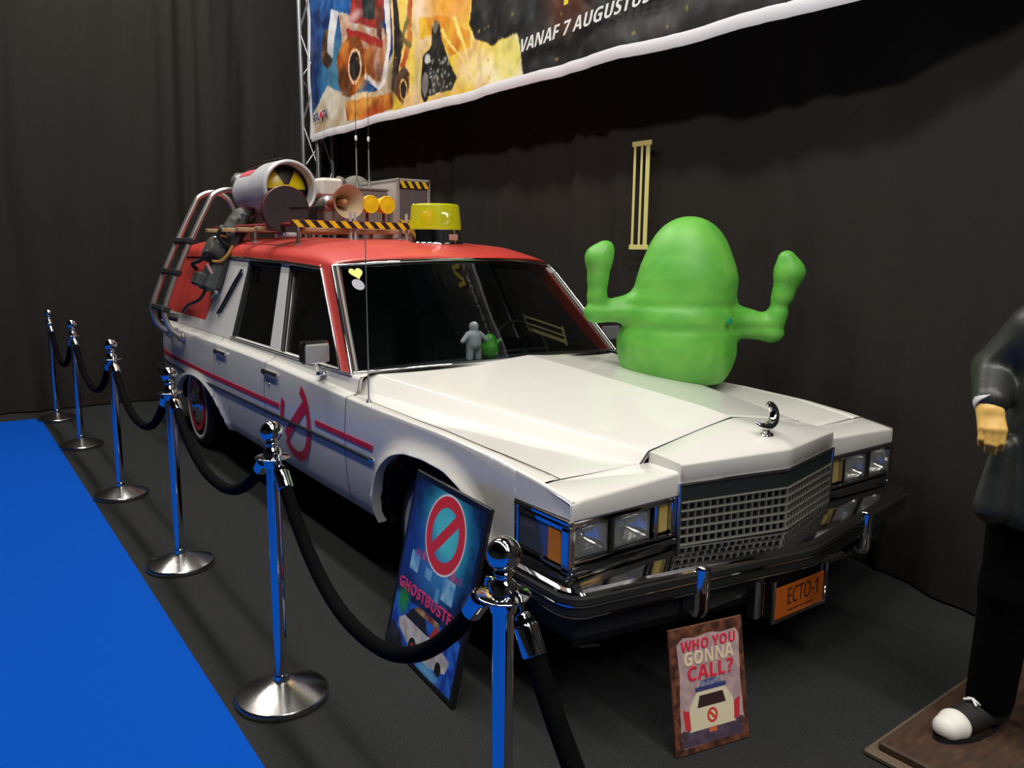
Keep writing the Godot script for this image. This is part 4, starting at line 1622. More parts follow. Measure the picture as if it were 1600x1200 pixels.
func bumper(rear: bool) -> void:
	var p := bumper_path(rear)
	var chrome: Material = mats["chrome"]
	var b := obj("rear_bumper" if rear else "front_bumper", sweep(p, [Vector2(-0.15, 0.522), Vector2(-0.09, 0.518), Vector2(-0.02, 0.508), Vector2(-0.005, 0.503), Vector2(0, 0.496), Vector2(-0.002, 0.486)], rear), chrome, car)
	obj("rub_band", sweep(p, [Vector2(-0.01, 0.488), Vector2(0.004, 0.485), Vector2(0.006, 0.47), Vector2(0.0, 0.464)], rear), mats["black_rubber"], b)
	obj("chrome_line", sweep(p, [Vector2(0.0, 0.466), Vector2(0.007, 0.464), Vector2(0.007, 0.459), Vector2(0, 0.457)], rear), chrome, b)
	obj("rub_band", sweep(p, [Vector2(-0.006, 0.459), Vector2(0.003, 0.457), Vector2(0.004, 0.43), Vector2(-0.004, 0.427)], rear), mats["black_rubber"], b)
	obj("chrome_face", sweep(p, [Vector2(-0.01, 0.43), Vector2(0.005, 0.427), Vector2(0.004, 0.421), Vector2(-0.012, 0.41), Vector2(-0.05, 0.385), Vector2(-0.09, 0.37)], rear), chrome, b)
	obj("valance", sweep(p, [Vector2(-0.06, 0.39), Vector2(-0.07, 0.32), Vector2(-0.11, 0.27), Vector2(-0.2, 0.25)], rear), mat("valance_grey", Color8(44, 45, 47), 0.6), b)
	if rear:
		return
	for sg: float in [-1.0, 1.0]:
		var m := Mb.new()
		var rows := []
		for i in 9:
			var a := PI * i / 8.0
			var x: float = sg * 0.496 + cos(a) * 0.028
			var z := 0.15 + sin(a) * 0.032
			rows.append([Vector3(sg * 0.496 + cos(a) * 0.012, 0.512, 0.145 + sin(a) * 0.012), Vector3(x, 0.503, z), Vector3(x, 0.36, z), Vector3(x, 0.335, z - 0.012)])
		m.grid(rows)
		m.box(Vector3(0.055, 0.17, 0.06), tf(Vector3(sg * 0.496, 0.42, 0.122)), 0.008)
		obj("overrider", m, chrome, b)
	# opening with a bright bar right of the plate
	obj("lower_bar", box_mesh(Vector3(0.28, 0.035, 0.03), Vector3(-0.32, 0.335, 0.115), 0.01), chrome, b)
	obj("lower_bar", box_mesh(Vector3(0.28, 0.035, 0.03), Vector3(0.32, 0.335, 0.115), 0.01), chrome, b)
	# number plate in its chrome bracket
	var z := 0.205
	var pl := Mb.new()
	pl.box(Vector3(0.292, 0.118, 0.004), tf(Vector3(-0.008, 0.302, z)), 0.001)
	var plate := obj("number_plate", pl, mat("plate_orange", Color8(180, 88, 18), 0.5), car)
	var inkm := mat("plate_ink", Color8(60, 26, 16), 0.6)
	words("plate_lettering", "ECTO-1", 0.185, 0.062, inkm, plate, tf(Vector3(-0.085, 0.285, z + 0.002)), 0.0, "Droid Sans", 400)
	pl = Mb.new()
	for k in 9:
		pl.box(Vector3(0.012, 0.005, 0.002), tf(Vector3(-0.075 + k * 0.018, 0.262, z + 0.0025)))
	obj("plate_small_print", pl, inkm, plate)
	pl = Mb.new()
	pl.tube([Vector3(-0.168, 0.39, z), Vector3(-0.168, 0.236, z), Vector3(0.152, 0.236, z), Vector3(0.152, 0.39, z)], 0.008, 8)
	pl.box(Vector3(0.05, 0.15, 0.05), tf(Vector3(-0.2, 0.32, z - 0.05)), 0.01)
	pl.box(Vector3(0.03, 0.15, 0.05), tf(Vector3(0.165, 0.32, z - 0.05)), 0.01)
	obj("plate_bracket", pl, chrome, car)
	obj("plate_backing", box_mesh(Vector3(0.32, 0.15, 0.02), Vector3(-0.008, 0.32, z - 0.03)), mats["black_satin"], car)

# ------------------------------------------------------------------ equipment on the roof
func hazard(parent: Node, at: Vector3, w: float, h: float, n: int) -> void:
	# slanted yellow bars proud of a dark strip; at = lower left corner, facing +z
	obj("hazard_ground", box_mesh(Vector3(w, h, 0.004), at + Vector3(w / 2, h / 2, 0.0), 0.001), mats["hazard_black"], parent)
	var step := w / n
	for k in n:
		var m := Mb.new()
		var x0 := at.x + k * step
		var poly := [Vector2(x0 + step * 0.5, at.y), Vector2(minf(x0 + step * 1.0, at.x + w), at.y), Vector2(x0 + step * 0.5, at.y + h), Vector2(x0, at.y + h)]
		m.prism(poly, func(p: Vector2, d: float) -> Vector3: return Vector3(p.x, p.y, at.z + 0.002 + d * 0.0015))
		obj("hazard_stripe", m, mats["hazard_yellow"], parent)

func roof_gear() -> void:
	var chrome: Material = mats["chrome"]
	var metal: Material = mats["dull_metal"]
	var black: Material = mats["black_satin"]
	var grey := mat("pale_grey", Color8(178, 178, 176), 0.5)
	var rust := mat("horn_red", Color8(128, 52, 34), 0.5)
	var rack := thing("roof_rack", "low red roof rack with wooden slats and a yellow and black striped front bar", "roof rack", Vector3(0, 1.6, -3.8))
	var rr := mat("rack_red", Color8(120, 24, 30), 0.5)
	var m := Mb.new()
	for x in [-0.66, 0.4]:
		m.tube([Vector3(x, 0.075, 0.82), Vector3(x, 0.075, -0.85)], 0.014, 8)
	for z in [0.82, -0.85]:
		m.tube([Vector3(-0.66, 0.075, z), Vector3(0.4 if z < 0 else 0.12, 0.075, z)], 0.014, 8)
	obj("frame", m, rr, rack)
	var wood := mat("wood_slat", Color.WHITE, 0.7)
	wood.albedo_texture = noise_tex(0.06, Color8(150, 116, 80), Color8(196, 166, 122), 6, 128, 3)
	wood.uv1_triplanar = true
	wood.uv1_scale = Vector3(1.0, 6.0, 6.0)
	for z in [0.5, 0.1, -0.25, -0.62]:
		obj("slat", box_mesh(Vector3(1.2, 0.028, 0.07), Vector3(-0.19, 0.05, z), 0.004), wood, rack)
	for x in [-0.6, -0.2, 0.12]:
		for z in [0.72, -0.1, -0.8]:
			var mm := Mb.new()
			var yb := lerpf(-0.035, 0.0, 1.0 - absf(x) / 0.6) if z < 0.5 else (-0.05 if absf(x) > 0.4 else -0.012)
			mm.tube([Vector3(x, yb - 0.02, z), Vector3(x, 0.07, z)], 0.012, 8)
			mm.box(Vector3(0.05, 0.02, 0.06), tf(Vector3(x, yb, z)), 0.005)
			obj("foot", mm, metal, rack)
	obj("front_bar", box_mesh(Vector3(0.86, 0.044, 0.03), Vector3(-0.27, 0.08, 0.86), 0.004), rr, rack)
	hazard(rack, Vector3(-0.70, 0.058, 0.878), 0.86, 0.042, 11)
	for x in [-0.30, -0.27, 0.1]:
		var mm := Mb.new()
		mm.tube([Vector3(x, -0.02, 0.84), Vector3(x, 0.16, 0.84)], 0.01, 8)
		obj("upright", mm, grey, rack)

	# metal tank lying lengthwise, open end forward
	var t := thing("tank", "silver barrel lying on the roof rack, open end showing a yellow dome with black blades", "tank", Vector3(-0.437, 1.69, -4.0))
	var ax := Basis(Vector3.RIGHT, PI / 2)
	var c := Vector3(0, 0.245, 0)
	m = Mb.new()
	m.lathe([Vector2(0.0, -0.52), Vector2(0.08, -0.52), Vector2(0.11, -0.47), Vector2(0.15, -0.42), Vector2(0.165, -0.36), Vector2(0.165, -0.36), Vector2(0.165, -0.02), Vector2(0.165, -0.02), Vector2(0.16, 0.0), Vector2(0.17, 0.02), Vector2(0.185, 0.06), Vector2(0.19, 0.1), Vector2(0.19, 0.38), Vector2(0.19, 0.38), Vector2(0.184, 0.4), Vector2(0.17, 0.402), Vector2(0.164, 0.39), Vector2(0.16, 0.3)], 40, tf(c, ax))
	obj("shell", m, mat("tank_silver", Color8(196, 196, 198), 0.34, 0.1), t)
	m = Mb.new()
	var pr := []
	for k in 9:
		var a := PI / 2 * k / 8.0
		pr.append(Vector2(0.162 * cos(a), 0.24 + 0.07 * sin(a)))
	m.lathe(pr, 32, tf(c, ax))
	var dome := obj("dome", m, mat("dome_yellow", Color8(216, 196, 24), 0.25), t)
	for k in 3:
		m = Mb.new()
		var rows := []
		for i in 9:
			var a := PI / 2 + TAU * k / 3.0 + lerpf(-0.52, 0.52, i / 8.0)
			var row := []
			for j in 7:
				var e := lerpf(0.05, 0.44 * PI, j / 6.0)
				var r := 0.165 * cos(e)
				row.append(c + Vector3(cos(a) * r, sin(a) * r, 0.243 + 0.071 * sin(e)))
			rows.append(row)
		m.grid(rows)
		obj("blade", m, black, dome)
	m = Mb.new()
	m.lathe([Vector2(0.03, 0.305), Vector2(0.026, 0.32), Vector2(0, 0.325)], 16, tf(c, ax))
	obj("hub", m, mats["dome_yellow"], dome)
	m = Mb.new()
	var lrows := []
	for i in 7:
		var a := deg_to_rad(lerpf(108, 140, i / 6.0))
		lrows.append([c + Vector3(cos(a) * 0.1675, sin(a) * 0.1675, -0.06), c + Vector3(cos(a) * 0.1675, sin(a) * 0.1675, -0.32)])
	m.grid(lrows)
	obj("red_label", m, mat("label_red", Color8(196, 84, 92), 0.5), t)
	m = Mb.new()
	m.tube([c + Vector3(-0.05, 0.175, -0.35), c + Vector3(-0.03, 0.2, -0.1), c + Vector3(0.0, 0.205, 0.1), c + Vector3(0.05, 0.2, 0.25)], 0.01, 8)
	m.box(Vector3(0.03, 0.03, 0.05), tf(c + Vector3(0.0, 0.2, 0.2)), 0.006)
	obj("top_pipe", m, black, t)
	m = Mb.new()
	m.lathe([Vector2(0, 0.1), Vector2(0.06, 0.09), Vector2(0.085, 0.05), Vector2(0.08, 0.0), Vector2(0.05, -0.05), Vector2(0, -0.06)], 14, tf(c + Vector3(-0.06, 0.05, -0.47), Basis(Vector3.RIGHT, 0.4)))
	obj("rear_cap", m, mat("foil_grey", Color(0.5, 0.5, 0.5), 0.4, 0.6), t)
	for z in [-0.2, 0.22]:
		obj("cradle", box_mesh(Vector3(0.26, 0.09, 0.05), Vector3(0, 0.045, z), 0.008), grey, t)

	# black drum in front of it
	t = thing("drum", "flat black drum standing on edge in front of the silver barrel", "drum", Vector3(-0.63, 1.62, -3.24))
	c = Vector3(0, 0.147, 0)
	m = Mb.new()
	m.lathe([Vector2(0, -0.05), Vector2(0.12, -0.05), Vector2(0.142, -0.03), Vector2(0.147, 0.0), Vector2(0.147, 0.0), Vector2(0.147, 0.05), Vector2(0.147, 0.05), Vector2(0.14, 0.052), Vector2(0, 0.046)], 40, tf(c, ax))
	obj("body", m, mat("drum_black", Color8(40, 33, 34), 0.65), t)
	m = Mb.new()
	m.lathe([Vector2(0.1475, 0.035), Vector2(0.152, 0.038), Vector2(0.152, 0.052), Vector2(0.1475, 0.055)], 40, tf(c, ax))
	obj("rim", m, mat("drum_rim", Color8(112, 52, 52), 0.4), t)
	m = Mb.new()
	m.tube([c + Vector3(0.02, 0.02, 0.06), c + Vector3(0.2, 0.025, 0.05)], 0.005, 6)
	m.box(Vector3(0.06, 0.05, 0.05), tf(c + Vector3(0.22, 0.02, 0.04)), 0.01)
	obj("arm", m, black, t)
	obj("stand", box_mesh(Vector3(0.12, 0.03, 0.12), Vector3(0.03, -0.006, 0.0), 0.008), grey, t)

	# horn
	t = thing("horn", "round horn loudspeaker with rusty rim pointing forward on the roof rack", "horn", Vector3(-0.245, 1.69, -3.1))
	c = Vector3(0, 0.14, 0)
	m = Mb.new()
	m.lathe([Vector2(0.03, -0.3), Vector2(0.034, -0.22), Vector2(0.045, -0.14), Vector2(0.068, -0.07), Vector2(0.1, -0.015), Vector2(0.112, 0.0), Vector2(0.108, 0.006)], 36, tf(c, ax))
	obj("bell", m, rust, t)
	m = Mb.new()
	m.lathe([Vector2(0.108, 0.006), Vector2(0.096, -0.012), Vector2(0.064, -0.066), Vector2(0.042, -0.135), Vector2(0.03, -0.2), Vector2(0, -0.2)], 36, tf(c, ax))
	obj("bell_inside", m, mat("horn_cream", Color8(204, 180, 148), 0.45), t)
	m = Mb.new()
	m.lathe([Vector2(0.022, -0.2), Vector2(0.022, -0.06), Vector2(0.014, -0.045), Vector2(0, -0.043)], 20, tf(c, ax))
	obj("throat_plug", m, mat("plug_tan", Color8(196, 136, 96), 0.5), t)
	m = Mb.new()
	m.lathe([Vector2(0, -0.4), Vector2(0.05, -0.4), Vector2(0.055, -0.3), Vector2(0.03, -0.29)], 20, tf(c, ax))
	m.tube([c + Vector3(0, -0.03, -0.25), Vector3(0, 0.0, -0.25)], 0.012, 8)
	obj("driver", m, metal, t)

	# pair of yellow lamps
	for k in 2:
		t = thing("roof_lamp", ["round yellow covered roof lamp beside the horn loudspeaker", "round yellow covered roof lamp nearer the silver case"][k], "lamp", Vector3(-0.088 + 0.122 * k, 1.69, -3.1), "yellow roof lamps beside the horn")
		c = Vector3(0, 0.13, 0)
		m = Mb.new()
		m.lathe([Vector2(0, -0.16), Vector2(0.03, -0.155), Vector2(0.05, -0.1), Vector2(0.056, -0.02), Vector2(0.056, -0.02), Vector2(0.06, -0.02), Vector2(0.06, 0.0), Vector2(0.056, 0.004)], 30, tf(c, ax))
		obj("housing", m, mats["yellow"], t)
		m = Mb.new()
		m.lathe([Vector2(0.056, 0.003), Vector2(0.05, 0.0), Vector2(0.03, 0.004), Vector2(0, 0.006)], 30, tf(c, ax))
		obj("cover", m, mat("cover_yellow", Color8(250, 200, 10), 0.5), t)
		m = Mb.new()
		m.tube([c + Vector3(0, -0.05, -0.06), Vector3(0, 0.0, -0.06)], 0.01, 8)
		obj("stem", m, rr, t)

	# silver case with hazard strips
	t = thing("equipment_case", "riveted silver case with yellow and black striped edges behind the roof beacon", "case", Vector3(0.512, 1.60, -3.9))
	obj("body", box_mesh(Vector3(0.266, 0.44, 0.6), Vector3(0, 0.22, 0), 0.004), mat("case_grey", Color8(96, 90, 92), 0.5), t)
	m = Mb.new()
	for x in [-0.13, 0.13]:
		for z in [-0.297, 0.297]:
			m.box(Vector3(0.022, 0.445, 0.022), tf(Vector3(x, 0.2225, z)), 0.004)
	for y in [0.01, 0.435]:
		for x in [-0.13, 0.13]:
			m.box(Vector3(0.022, 0.022, 0.61), tf(Vector3(x, y, 0)), 0.004)
		for z in [-0.297, 0.297]:
			m.box(Vector3(0.28, 0.022, 0.022), tf(Vector3(0, y, z)), 0.004)
	obj("edging", m, mat("case_edge", Color(0.72, 0.71, 0.7), 0.4, 0.5), t)
	obj("side_sheet", box_mesh(Vector3(0.004, 0.41, 0.56), Vector3(-0.135, 0.222, 0)), mat("case_side", Color8(186, 176, 170), 0.4), t)
	hazard(t, Vector3(-0.125, 0.378, 0.31), 0.25, 0.05, 4)
	hazard(t, Vector3(-0.125, 0.10, 0.31), 0.25, 0.045, 4)
	for x in [-0.125, -0.003, 0.12]:
		for k in 5:
			m = Mb.new()
			m.lathe([Vector2(0.006, 0), Vector2(0.004, 0.004), Vector2(0, 0.005)], 8, tf(Vector3(x, 0.165 + 0.05 * k, 0.3), ax))
			obj("rivet", m, chrome, t)

	# white box and blue bottle between barrel and horn
	t = thing("white_box", "small off-white box behind the horn loudspeaker on the roof", "box", Vector3(-0.13, 1.69, -3.72))
	obj("body", box_mesh(Vector3(0.17, 0.13, 0.22), Vector3(0.0, 0.265, 0), 0.02), mat("off_white", Color8(206, 202, 196), 0.45), t)
	obj("pale_base", box_mesh(Vector3(0.13, 0.1, 0.18), Vector3(0.0, 0.15, 0), 0.03), mat("pale_blue", Color8(170, 184, 198), 0.4), t)
	obj("stand", box_mesh(Vector3(0.1, 0.11, 0.12), Vector3(0.0, 0.055, 0), 0.01), metal, t)

	# crumpled grey cover
	t = thing("grey_cover", "lumpy grey cloth covered unit at the back of the roof rack", "cover", Vector3(0.31, 1.69, -4.3))
	var b := Blob.new(Vector3(-0.26, -0.01, -0.22), Vector3(0.26, 0.5, 0.22), 0.014)
	var rng := RandomNumberGenerator.new()
	rng.seed = 11
	b.bone(Vector3(-0.06, 0.12, 0), Vector3(0.06, 0.3, 0), 0.14, 0.12, 0.05)
	for i in 26:
		var q := Vector3(rng.randf_range(-0.15, 0.15), rng.randf_range(0.12, 0.38), rng.randf_range(-0.11, 0.11))
		b.bone(q, q + Vector3(rng.randf_range(-0.03, 0.03), 0.01, 0), rng.randf_range(0.025, 0.055), 0.03, 0.02)
	b.cut(0.0, true)
	m = Mb.new()
	b.add_to(m)
	obj("body", m, mat("cover_grey", Color8(112, 112, 104), 0.9), t)
	t = thing("control_box", "flat grey box behind the yellow roof lamps", "box", Vector3(0.2, 1.69, -3.78))
	obj("body", box_mesh(Vector3(0.26, 0.26, 0.24), Vector3(0, 0.13, 0), 0.01), mat("control_grey", Color8(116, 112, 108), 0.55), t)
	obj("lid", box_mesh(Vector3(0.27, 0.02, 0.25), Vector3(0, 0.27, 0), 0.005), metal, t)

	for k in 2:
		t = thing("roof_antenna", ["thin roof antenna with white bead, left one of the pair", "thin roof antenna with white bead, right one of the pair"][k], "antenna", Vector3(0.262 + 0.105 * k, 1.69, -4.05), "roof antennas behind the horn")
		m = Mb.new()
		m.lathe([Vector2(0.03, 0), Vector2(0.026, 0.26), Vector2(0.014, 0.29), Vector2(0.012, 0.36), Vector2(0.007, 0.38), Vector2(0.006, 0.6), Vector2(0, 0.6)], 12)
		obj("mast", m, metal, t)
		m = Mb.new()
		m.lathe([Vector2(0, 0.655), Vector2(0.008, 0.66), Vector2(0.011, 0.675), Vector2(0.008, 0.695), Vector2(0, 0.7)], 12)
		obj("bead", m, mat("bead_white", Color8(226, 226, 226), 0.4), t)
		m = Mb.new()
		m.tube([Vector3(0, 0.59, 0), Vector3(0, 0.66, 0), Vector3(0, 1.2, 0)], [0.004, 0.003, 0.0015], 6)
		obj("whip", m, mat("whip_dark", Color8(60, 60, 60), 0.5), t)

	# rotating beacon
	t = thing("beacon", "yellow warning beacon on a chrome base at the front of the red roof", "beacon", Vector3(0.05, 1.555, -2.5))
	m = Mb.new()
	m.lathe([Vector2(0, 0.004), Vector2(0.168, 0.0), Vector2(0.17, 0.012), Vector2(0.163, 0.02), Vector2(0.163, 0.02), Vector2(0.158, 0.095), Vector2(0.158, 0.095), Vector2(0.15, 0.1), Vector2(0, 0.1)], 44)
	obj("base", m, chrome, t)
	var lm := mat("beacon_yellow", Color(0.86, 0.88, 0.06, 0.55), 0.3)
	lm.transparency = BaseMaterial3D.TRANSPARENCY_ALPHA
	m = Mb.new()
	m.lathe([Vector2(0.156, 0.096), Vector2(0.158, 0.11), Vector2(0.146, 0.235), Vector2(0.138, 0.247), Vector2(0.12, 0.25), Vector2(0, 0.252)], 48)
	obj("dome", m, lm, t)
	for s: float in [-1.0, 1.0]:
		m = Mb.new()
		m.lathe([Vector2(0.0, -0.05), Vector2(0.03, -0.035), Vector2(0.048, 0.0), Vector2(0.03, 0.012), Vector2(0, 0.016)], 24, tf(Vector3(s * 0.065, 0.165, 0.03), Basis(Vector3.UP, -0.4) * ax))
		obj("bulb", m, mats["reflector"] if s > 0 else mat("bulb_orange", Color8(230, 130, 30), 0.3), t)
	obj("badge", box_mesh(Vector3(0.06, 0.035, 0.006), Vector3(0.03, 0.05, 0.161), 0.002), mat("badge_pink", Color8(180, 140, 128), 0.5), t)

# ------------------------------------------------------------------ ladder and dark pack on the side of the car
func side_gear() -> void:
	var t := thing("ladder", "bent chrome tube ladder hooked over the rear side of the car", "ladder", Vector3(0, 0, 0))
	var metal := mat("ladder_steel", Color(0.74, 0.72, 0.71), 0.3, 0.85)
	var profile := [Vector2(-0.955, 0.842), Vector2(-1.0, 0.862), Vector2(-1.05, 0.915), Vector2(-1.078, 0.99), Vector2(-1.075, 1.077), Vector2(-0.98, 1.32), Vector2(-0.852, 1.595), Vector2(-0.725, 1.845), Vector2(-0.68, 1.92), Vector2(-0.61, 1.958), Vector2(-0.53, 1.965), Vector2(-0.45, 1.915), Vector2(-0.405, 1.82), Vector2(-0.41, 1.72), Vector2(-0.43, 1.64), Vector2(-0.44, 1.585)]
	for z in [-5.0, -4.6]:
		var pts := []
		for p in profile:
			pts.append(Vector3(p.x, p.y, z))
		var m := Mb.new()
		m.tube(spline(pts, 5), 0.021, 14)
		var rail := obj("rail", m, metal, t)
		m = Mb.new()
		m.lathe([Vector2(0.0, -0.006), Vector2(0.045, -0.006), Vector2(0.043, 0.008), Vector2(0.03, 0.014), Vector2(0.024, 0.03)], 20, tf(Vector3(-0.962, 0.84, z), Basis(Vector3(0, 0, 1), PI / 2)))
		obj("mount", m, metal, rail)
	for p in [Vector2(-0.865, 1.57), Vector2(-0.975, 1.335), Vector2(-1.07, 1.06)]:
		var m := Mb.new()
		m.box(Vector3(0.05, 0.045, 0.48), tf(Vector3(p.x, p.y, -4.8), Basis(Vector3(0, 0, 1), -0.4)), 0.008)
		obj("rung", m, mats["black_rubber"], t)
	var m2 := Mb.new()
	m2.tube([Vector3(-1.06, 1.0, -4.9), Vector3(-0.93, 0.97, -4.85)], 0.03, 8)
	obj("stay", m2, mats["black_rubber"], t)

	t = thing("equipment_pack", "black equipment pack with hoses strapped between ladder and roof edge", "equipment", Vector3(-0.72, 1.24, -4.2))
	var dk := mat("pack_black", Color8(36, 35, 35), 0.7)
	var dg := mat("pack_grey", Color8(62, 62, 58), 0.6)
	var tilt := Basis(Vector3(0, 0, 1), -0.42)
	var m := Mb.new()
	m.box(Vector3(0.05, 0.6, 0.3), tf(Vector3(0.005, 0.26, 0.0), tilt), 0.015)
	obj("board", m, dk, t)
	m = Mb.new()
	m.box(Vector3(0.1, 0.2, 0.24), tf(Vector3(-0.115, 0.07, 0.02), tilt), 0.02)
	m.box(Vector3(0.07, 0.1, 0.14), tf(Vector3(-0.2, 0.06, 0.0), tilt), 0.015)
	obj("lower_box", m, mat("pack_green", Color8(58, 64, 62), 0.55), t)
	m = Mb.new()
	m.lathe([Vector2(0, 0), Vector2(0.085, 0), Vector2(0.095, 0.012), Vector2(0.095, 0.1), Vector2(0.085, 0.115), Vector2(0.05, 0.12), Vector2(0, 0.125)], 24, tf(Vector3(-0.03, 0.24, 0.0), Basis(Vector3(0, 0, 1), PI / 2 - 0.42)))
	obj("round_housing", m, dg, t)
	var b := Blob.new(Vector3(-0.16, 0.27, -0.2), Vector3(0.26, 0.62, 0.2), 0.012)
	var rng := RandomNumberGenerator.new()
	rng.seed = 3
	b.bone(Vector3(0.03, 0.36, 0), Vector3(0.13, 0.5, 0), 0.085, 0.08, 0.03)
	for i in 22:
		var f := rng.randf()
		var q := Vector3(lerpf(0.02, 0.14, f), lerpf(0.34, 0.53, f), 0) + Vector3(rng.randf_range(-0.08, 0.06), rng.randf_range(-0.04, 0.04), rng.randf_range(-0.11, 0.11))
		b.bone(q, q + Vector3(rng.randf_range(-0.03, 0.03), rng.randf_range(-0.03, 0.03), rng.randf_range(-0.03, 0.03)), rng.randf_range(0.018, 0.032), 0.02, 0.01)
	m = Mb.new()
	b.add_to(m)
	obj("motor", m, dg, t)
	for h in [
			[[Vector3(-0.1, 0.22, 0.1), Vector3(-0.17, 0.26, 0.12), Vector3(-0.2, 0.2, 0.08), Vector3(-0.24, 0.17, 0.0), Vector3(-0.2, 0.13, -0.05)], 0.014, 0],
			[[Vector3(0.0, 0.4, 0.12), Vector3(-0.06, 0.42, 0.14), Vector3(-0.08, 0.36, 0.12), Vector3(-0.02, 0.3, 0.12)], 0.016, 0],
			[[Vector3(0.16, 0.52, 0.1), Vector3(0.2, 0.6, 0.12), Vector3(0.24, 0.62, 0.1), Vector3(0.27, 0.56, 0.08)], 0.013, 0],
			[[Vector3(-0.16, 0.02, 0.05), Vector3(-0.2, -0.08, 0.0), Vector3(-0.24, -0.14, -0.2), Vector3(-0.24, -0.2, -0.35)], 0.012, 0],
			[[Vector3(-0.13, 0.19, 0.11), Vector3(-0.09, 0.19, 0.16), Vector3(-0.04, 0.24, 0.18), Vector3(0.0, 0.3, 0.16)], 0.012, 1],
			[[Vector3(-0.11, 0.34, 0.08), Vector3(-0.07, 0.37, 0.13), Vector3(-0.03, 0.36, 0.14)], 0.009, 1]]:
		m = Mb.new()
		m.tube(spline(h[0]), h[1], 8)
		obj("tan_hose" if h[2] == 1 else "hose", m, mat("hose_tan", Color8(150, 104, 44), 0.6) if h[2] == 1 else mats["black_rubber"], t)
	for e in [[Vector3(-0.07, 0.43, 0.1), Vector3(-0.02, 0.41, 0.1), 0.016], [Vector3(-0.11, 0.36, 0.1), Vector3(-0.06, 0.35, 0.12), 0.008], [Vector3(-0.13, -0.03, 0.12), Vector3(-0.15, -0.07, 0.1), 0.008]]:
		m = Mb.new()
		m.tube([e[0], e[1]], e[2], 10)
		obj("fitting", m, mats["brushed_steel"], t)
	for p in [Vector3(0.14, 0.44, 0.12), Vector3(-0.13, -0.03, 0.15)]:
		obj("fitting", box_mesh(Vector3(0.03, 0.025, 0.025), p, 0.006), mats["brushed_steel"], t)
	m = Mb.new()
	m.tube([Vector3(-0.17, 0.17, 0.1), Vector3(-0.14, 0.1, 0.12)], 0.014, 8)
	obj("pink_sleeve", m, mat("sleeve_pink", Color8(170, 120, 124), 0.6), t)

# ------------------------------------------------------------------ green sculpture on the bonnet: a plain rounded form with two bent limbs
func green_sculpture() -> void:
	var t := thing("sculpture", "bulky smooth green sculpture with two bent upright limbs standing on the bonnet", "sculpture", Vector3(0.62, 0.868, -1.05))
	var r := Vector3(0.808, 0, 0.589)
	var f := Vector3(-0.589, 0, 0.808)
	var b := Blob.new(Vector3(-0.58, -0.03, -0.58), Vector3(0.66, 0.92, 0.58), 0.014)
	var at := func(s: float, y: float, d := 0.0) -> Vector3: return r * s + f * d + Vector3(0, y - 0.868, 0)
	b.bone(at.call(0.025, 1.06), at.call(0.03, 1.12), 0.312, 0.30, 0.04, f, 1.18)
	b.bone(at.call(0.04, 1.18), at.call(0.066, 1.40), 0.272, 0.246, 0.06, f, 1.15)
	b.bone(at.call(0.066, 1.40), at.call(0.066, 1.515), 0.246, 0.2, 0.05, f, 1.15)
	b.bone(at.call(-0.14, 1.25), at.call(-0.405, 1.225, 0.04), 0.085, 0.056, 0.05)
	b.bone(at.call(-0.405, 1.225, 0.04), at.call(-0.402, 1.40, 0.06), 0.058, 0.046, 0.03)
	b.bone(at.call(-0.402, 1.40, 0.06), at.call(-0.40, 1.50, 0.07), 0.05, 0.068, 0.03)
	b.bone(at.call(-0.40, 1.50, 0.07), at.call(-0.37, 1.545, 0.08), 0.066, 0.045, 0.03)
	b.bone(at.call(0.25, 1.205), at.call(0.505, 1.145, 0.04), 0.1, 0.062, 0.05)
	b.bone(at.call(0.505, 1.145, 0.04), at.call(0.545, 1.33, 0.06), 0.062, 0.048, 0.03)
	b.bone(at.call(0.545, 1.33, 0.06), at.call(0.565, 1.44, 0.07), 0.05, 0.074, 0.03)
	b.bone(at.call(0.565, 1.44, 0.07), at.call(0.545, 1.505, 0.08), 0.07, 0.045, 0.03)
	b.groove(1.155 - 0.868, 0.012, 0.022)
	b.groove(1.268 - 0.868, 0.010, 0.02)
	b.cut(0.0, true)
	var m := Mb.new()
	b.add_to(m)
	var g := mat("sculpture_green", Color.WHITE, 0.5)
	g.albedo_texture = noise_tex(0.012, Color8(74, 160, 54), Color8(122, 192, 78), 12, 256, 3)
	g.uv1_triplanar = true
	g.uv1_scale = Vector3(1.6, 1.6, 1.6)
	obj("body", m, g, t)
	m = Mb.new()
	m.lathe([Vector2(0.018, 0), Vector2(0.016, 0.003), Vector2(0, 0.004)], 16, tf(at.call(0.24, 1.2, 0.205), along(f + r * 0.6 + Vector3(0, 0.1, 0))))
	obj("teal_spot", m, mat("spot_teal", Color8(20, 150, 100), 0.5), t)

# ------------------------------------------------------------------ printed boards leaning on the car
func board_basis(a: float, lean: float) -> Basis:
	var u := Vector3(cos(a), 0, -sin(a))
	var n := Vector3(sin(a), 0, cos(a))
	var up := Vector3(0, cos(lean), 0) - n * sin(lean)
	return Basis(u, up, u.cross(up))

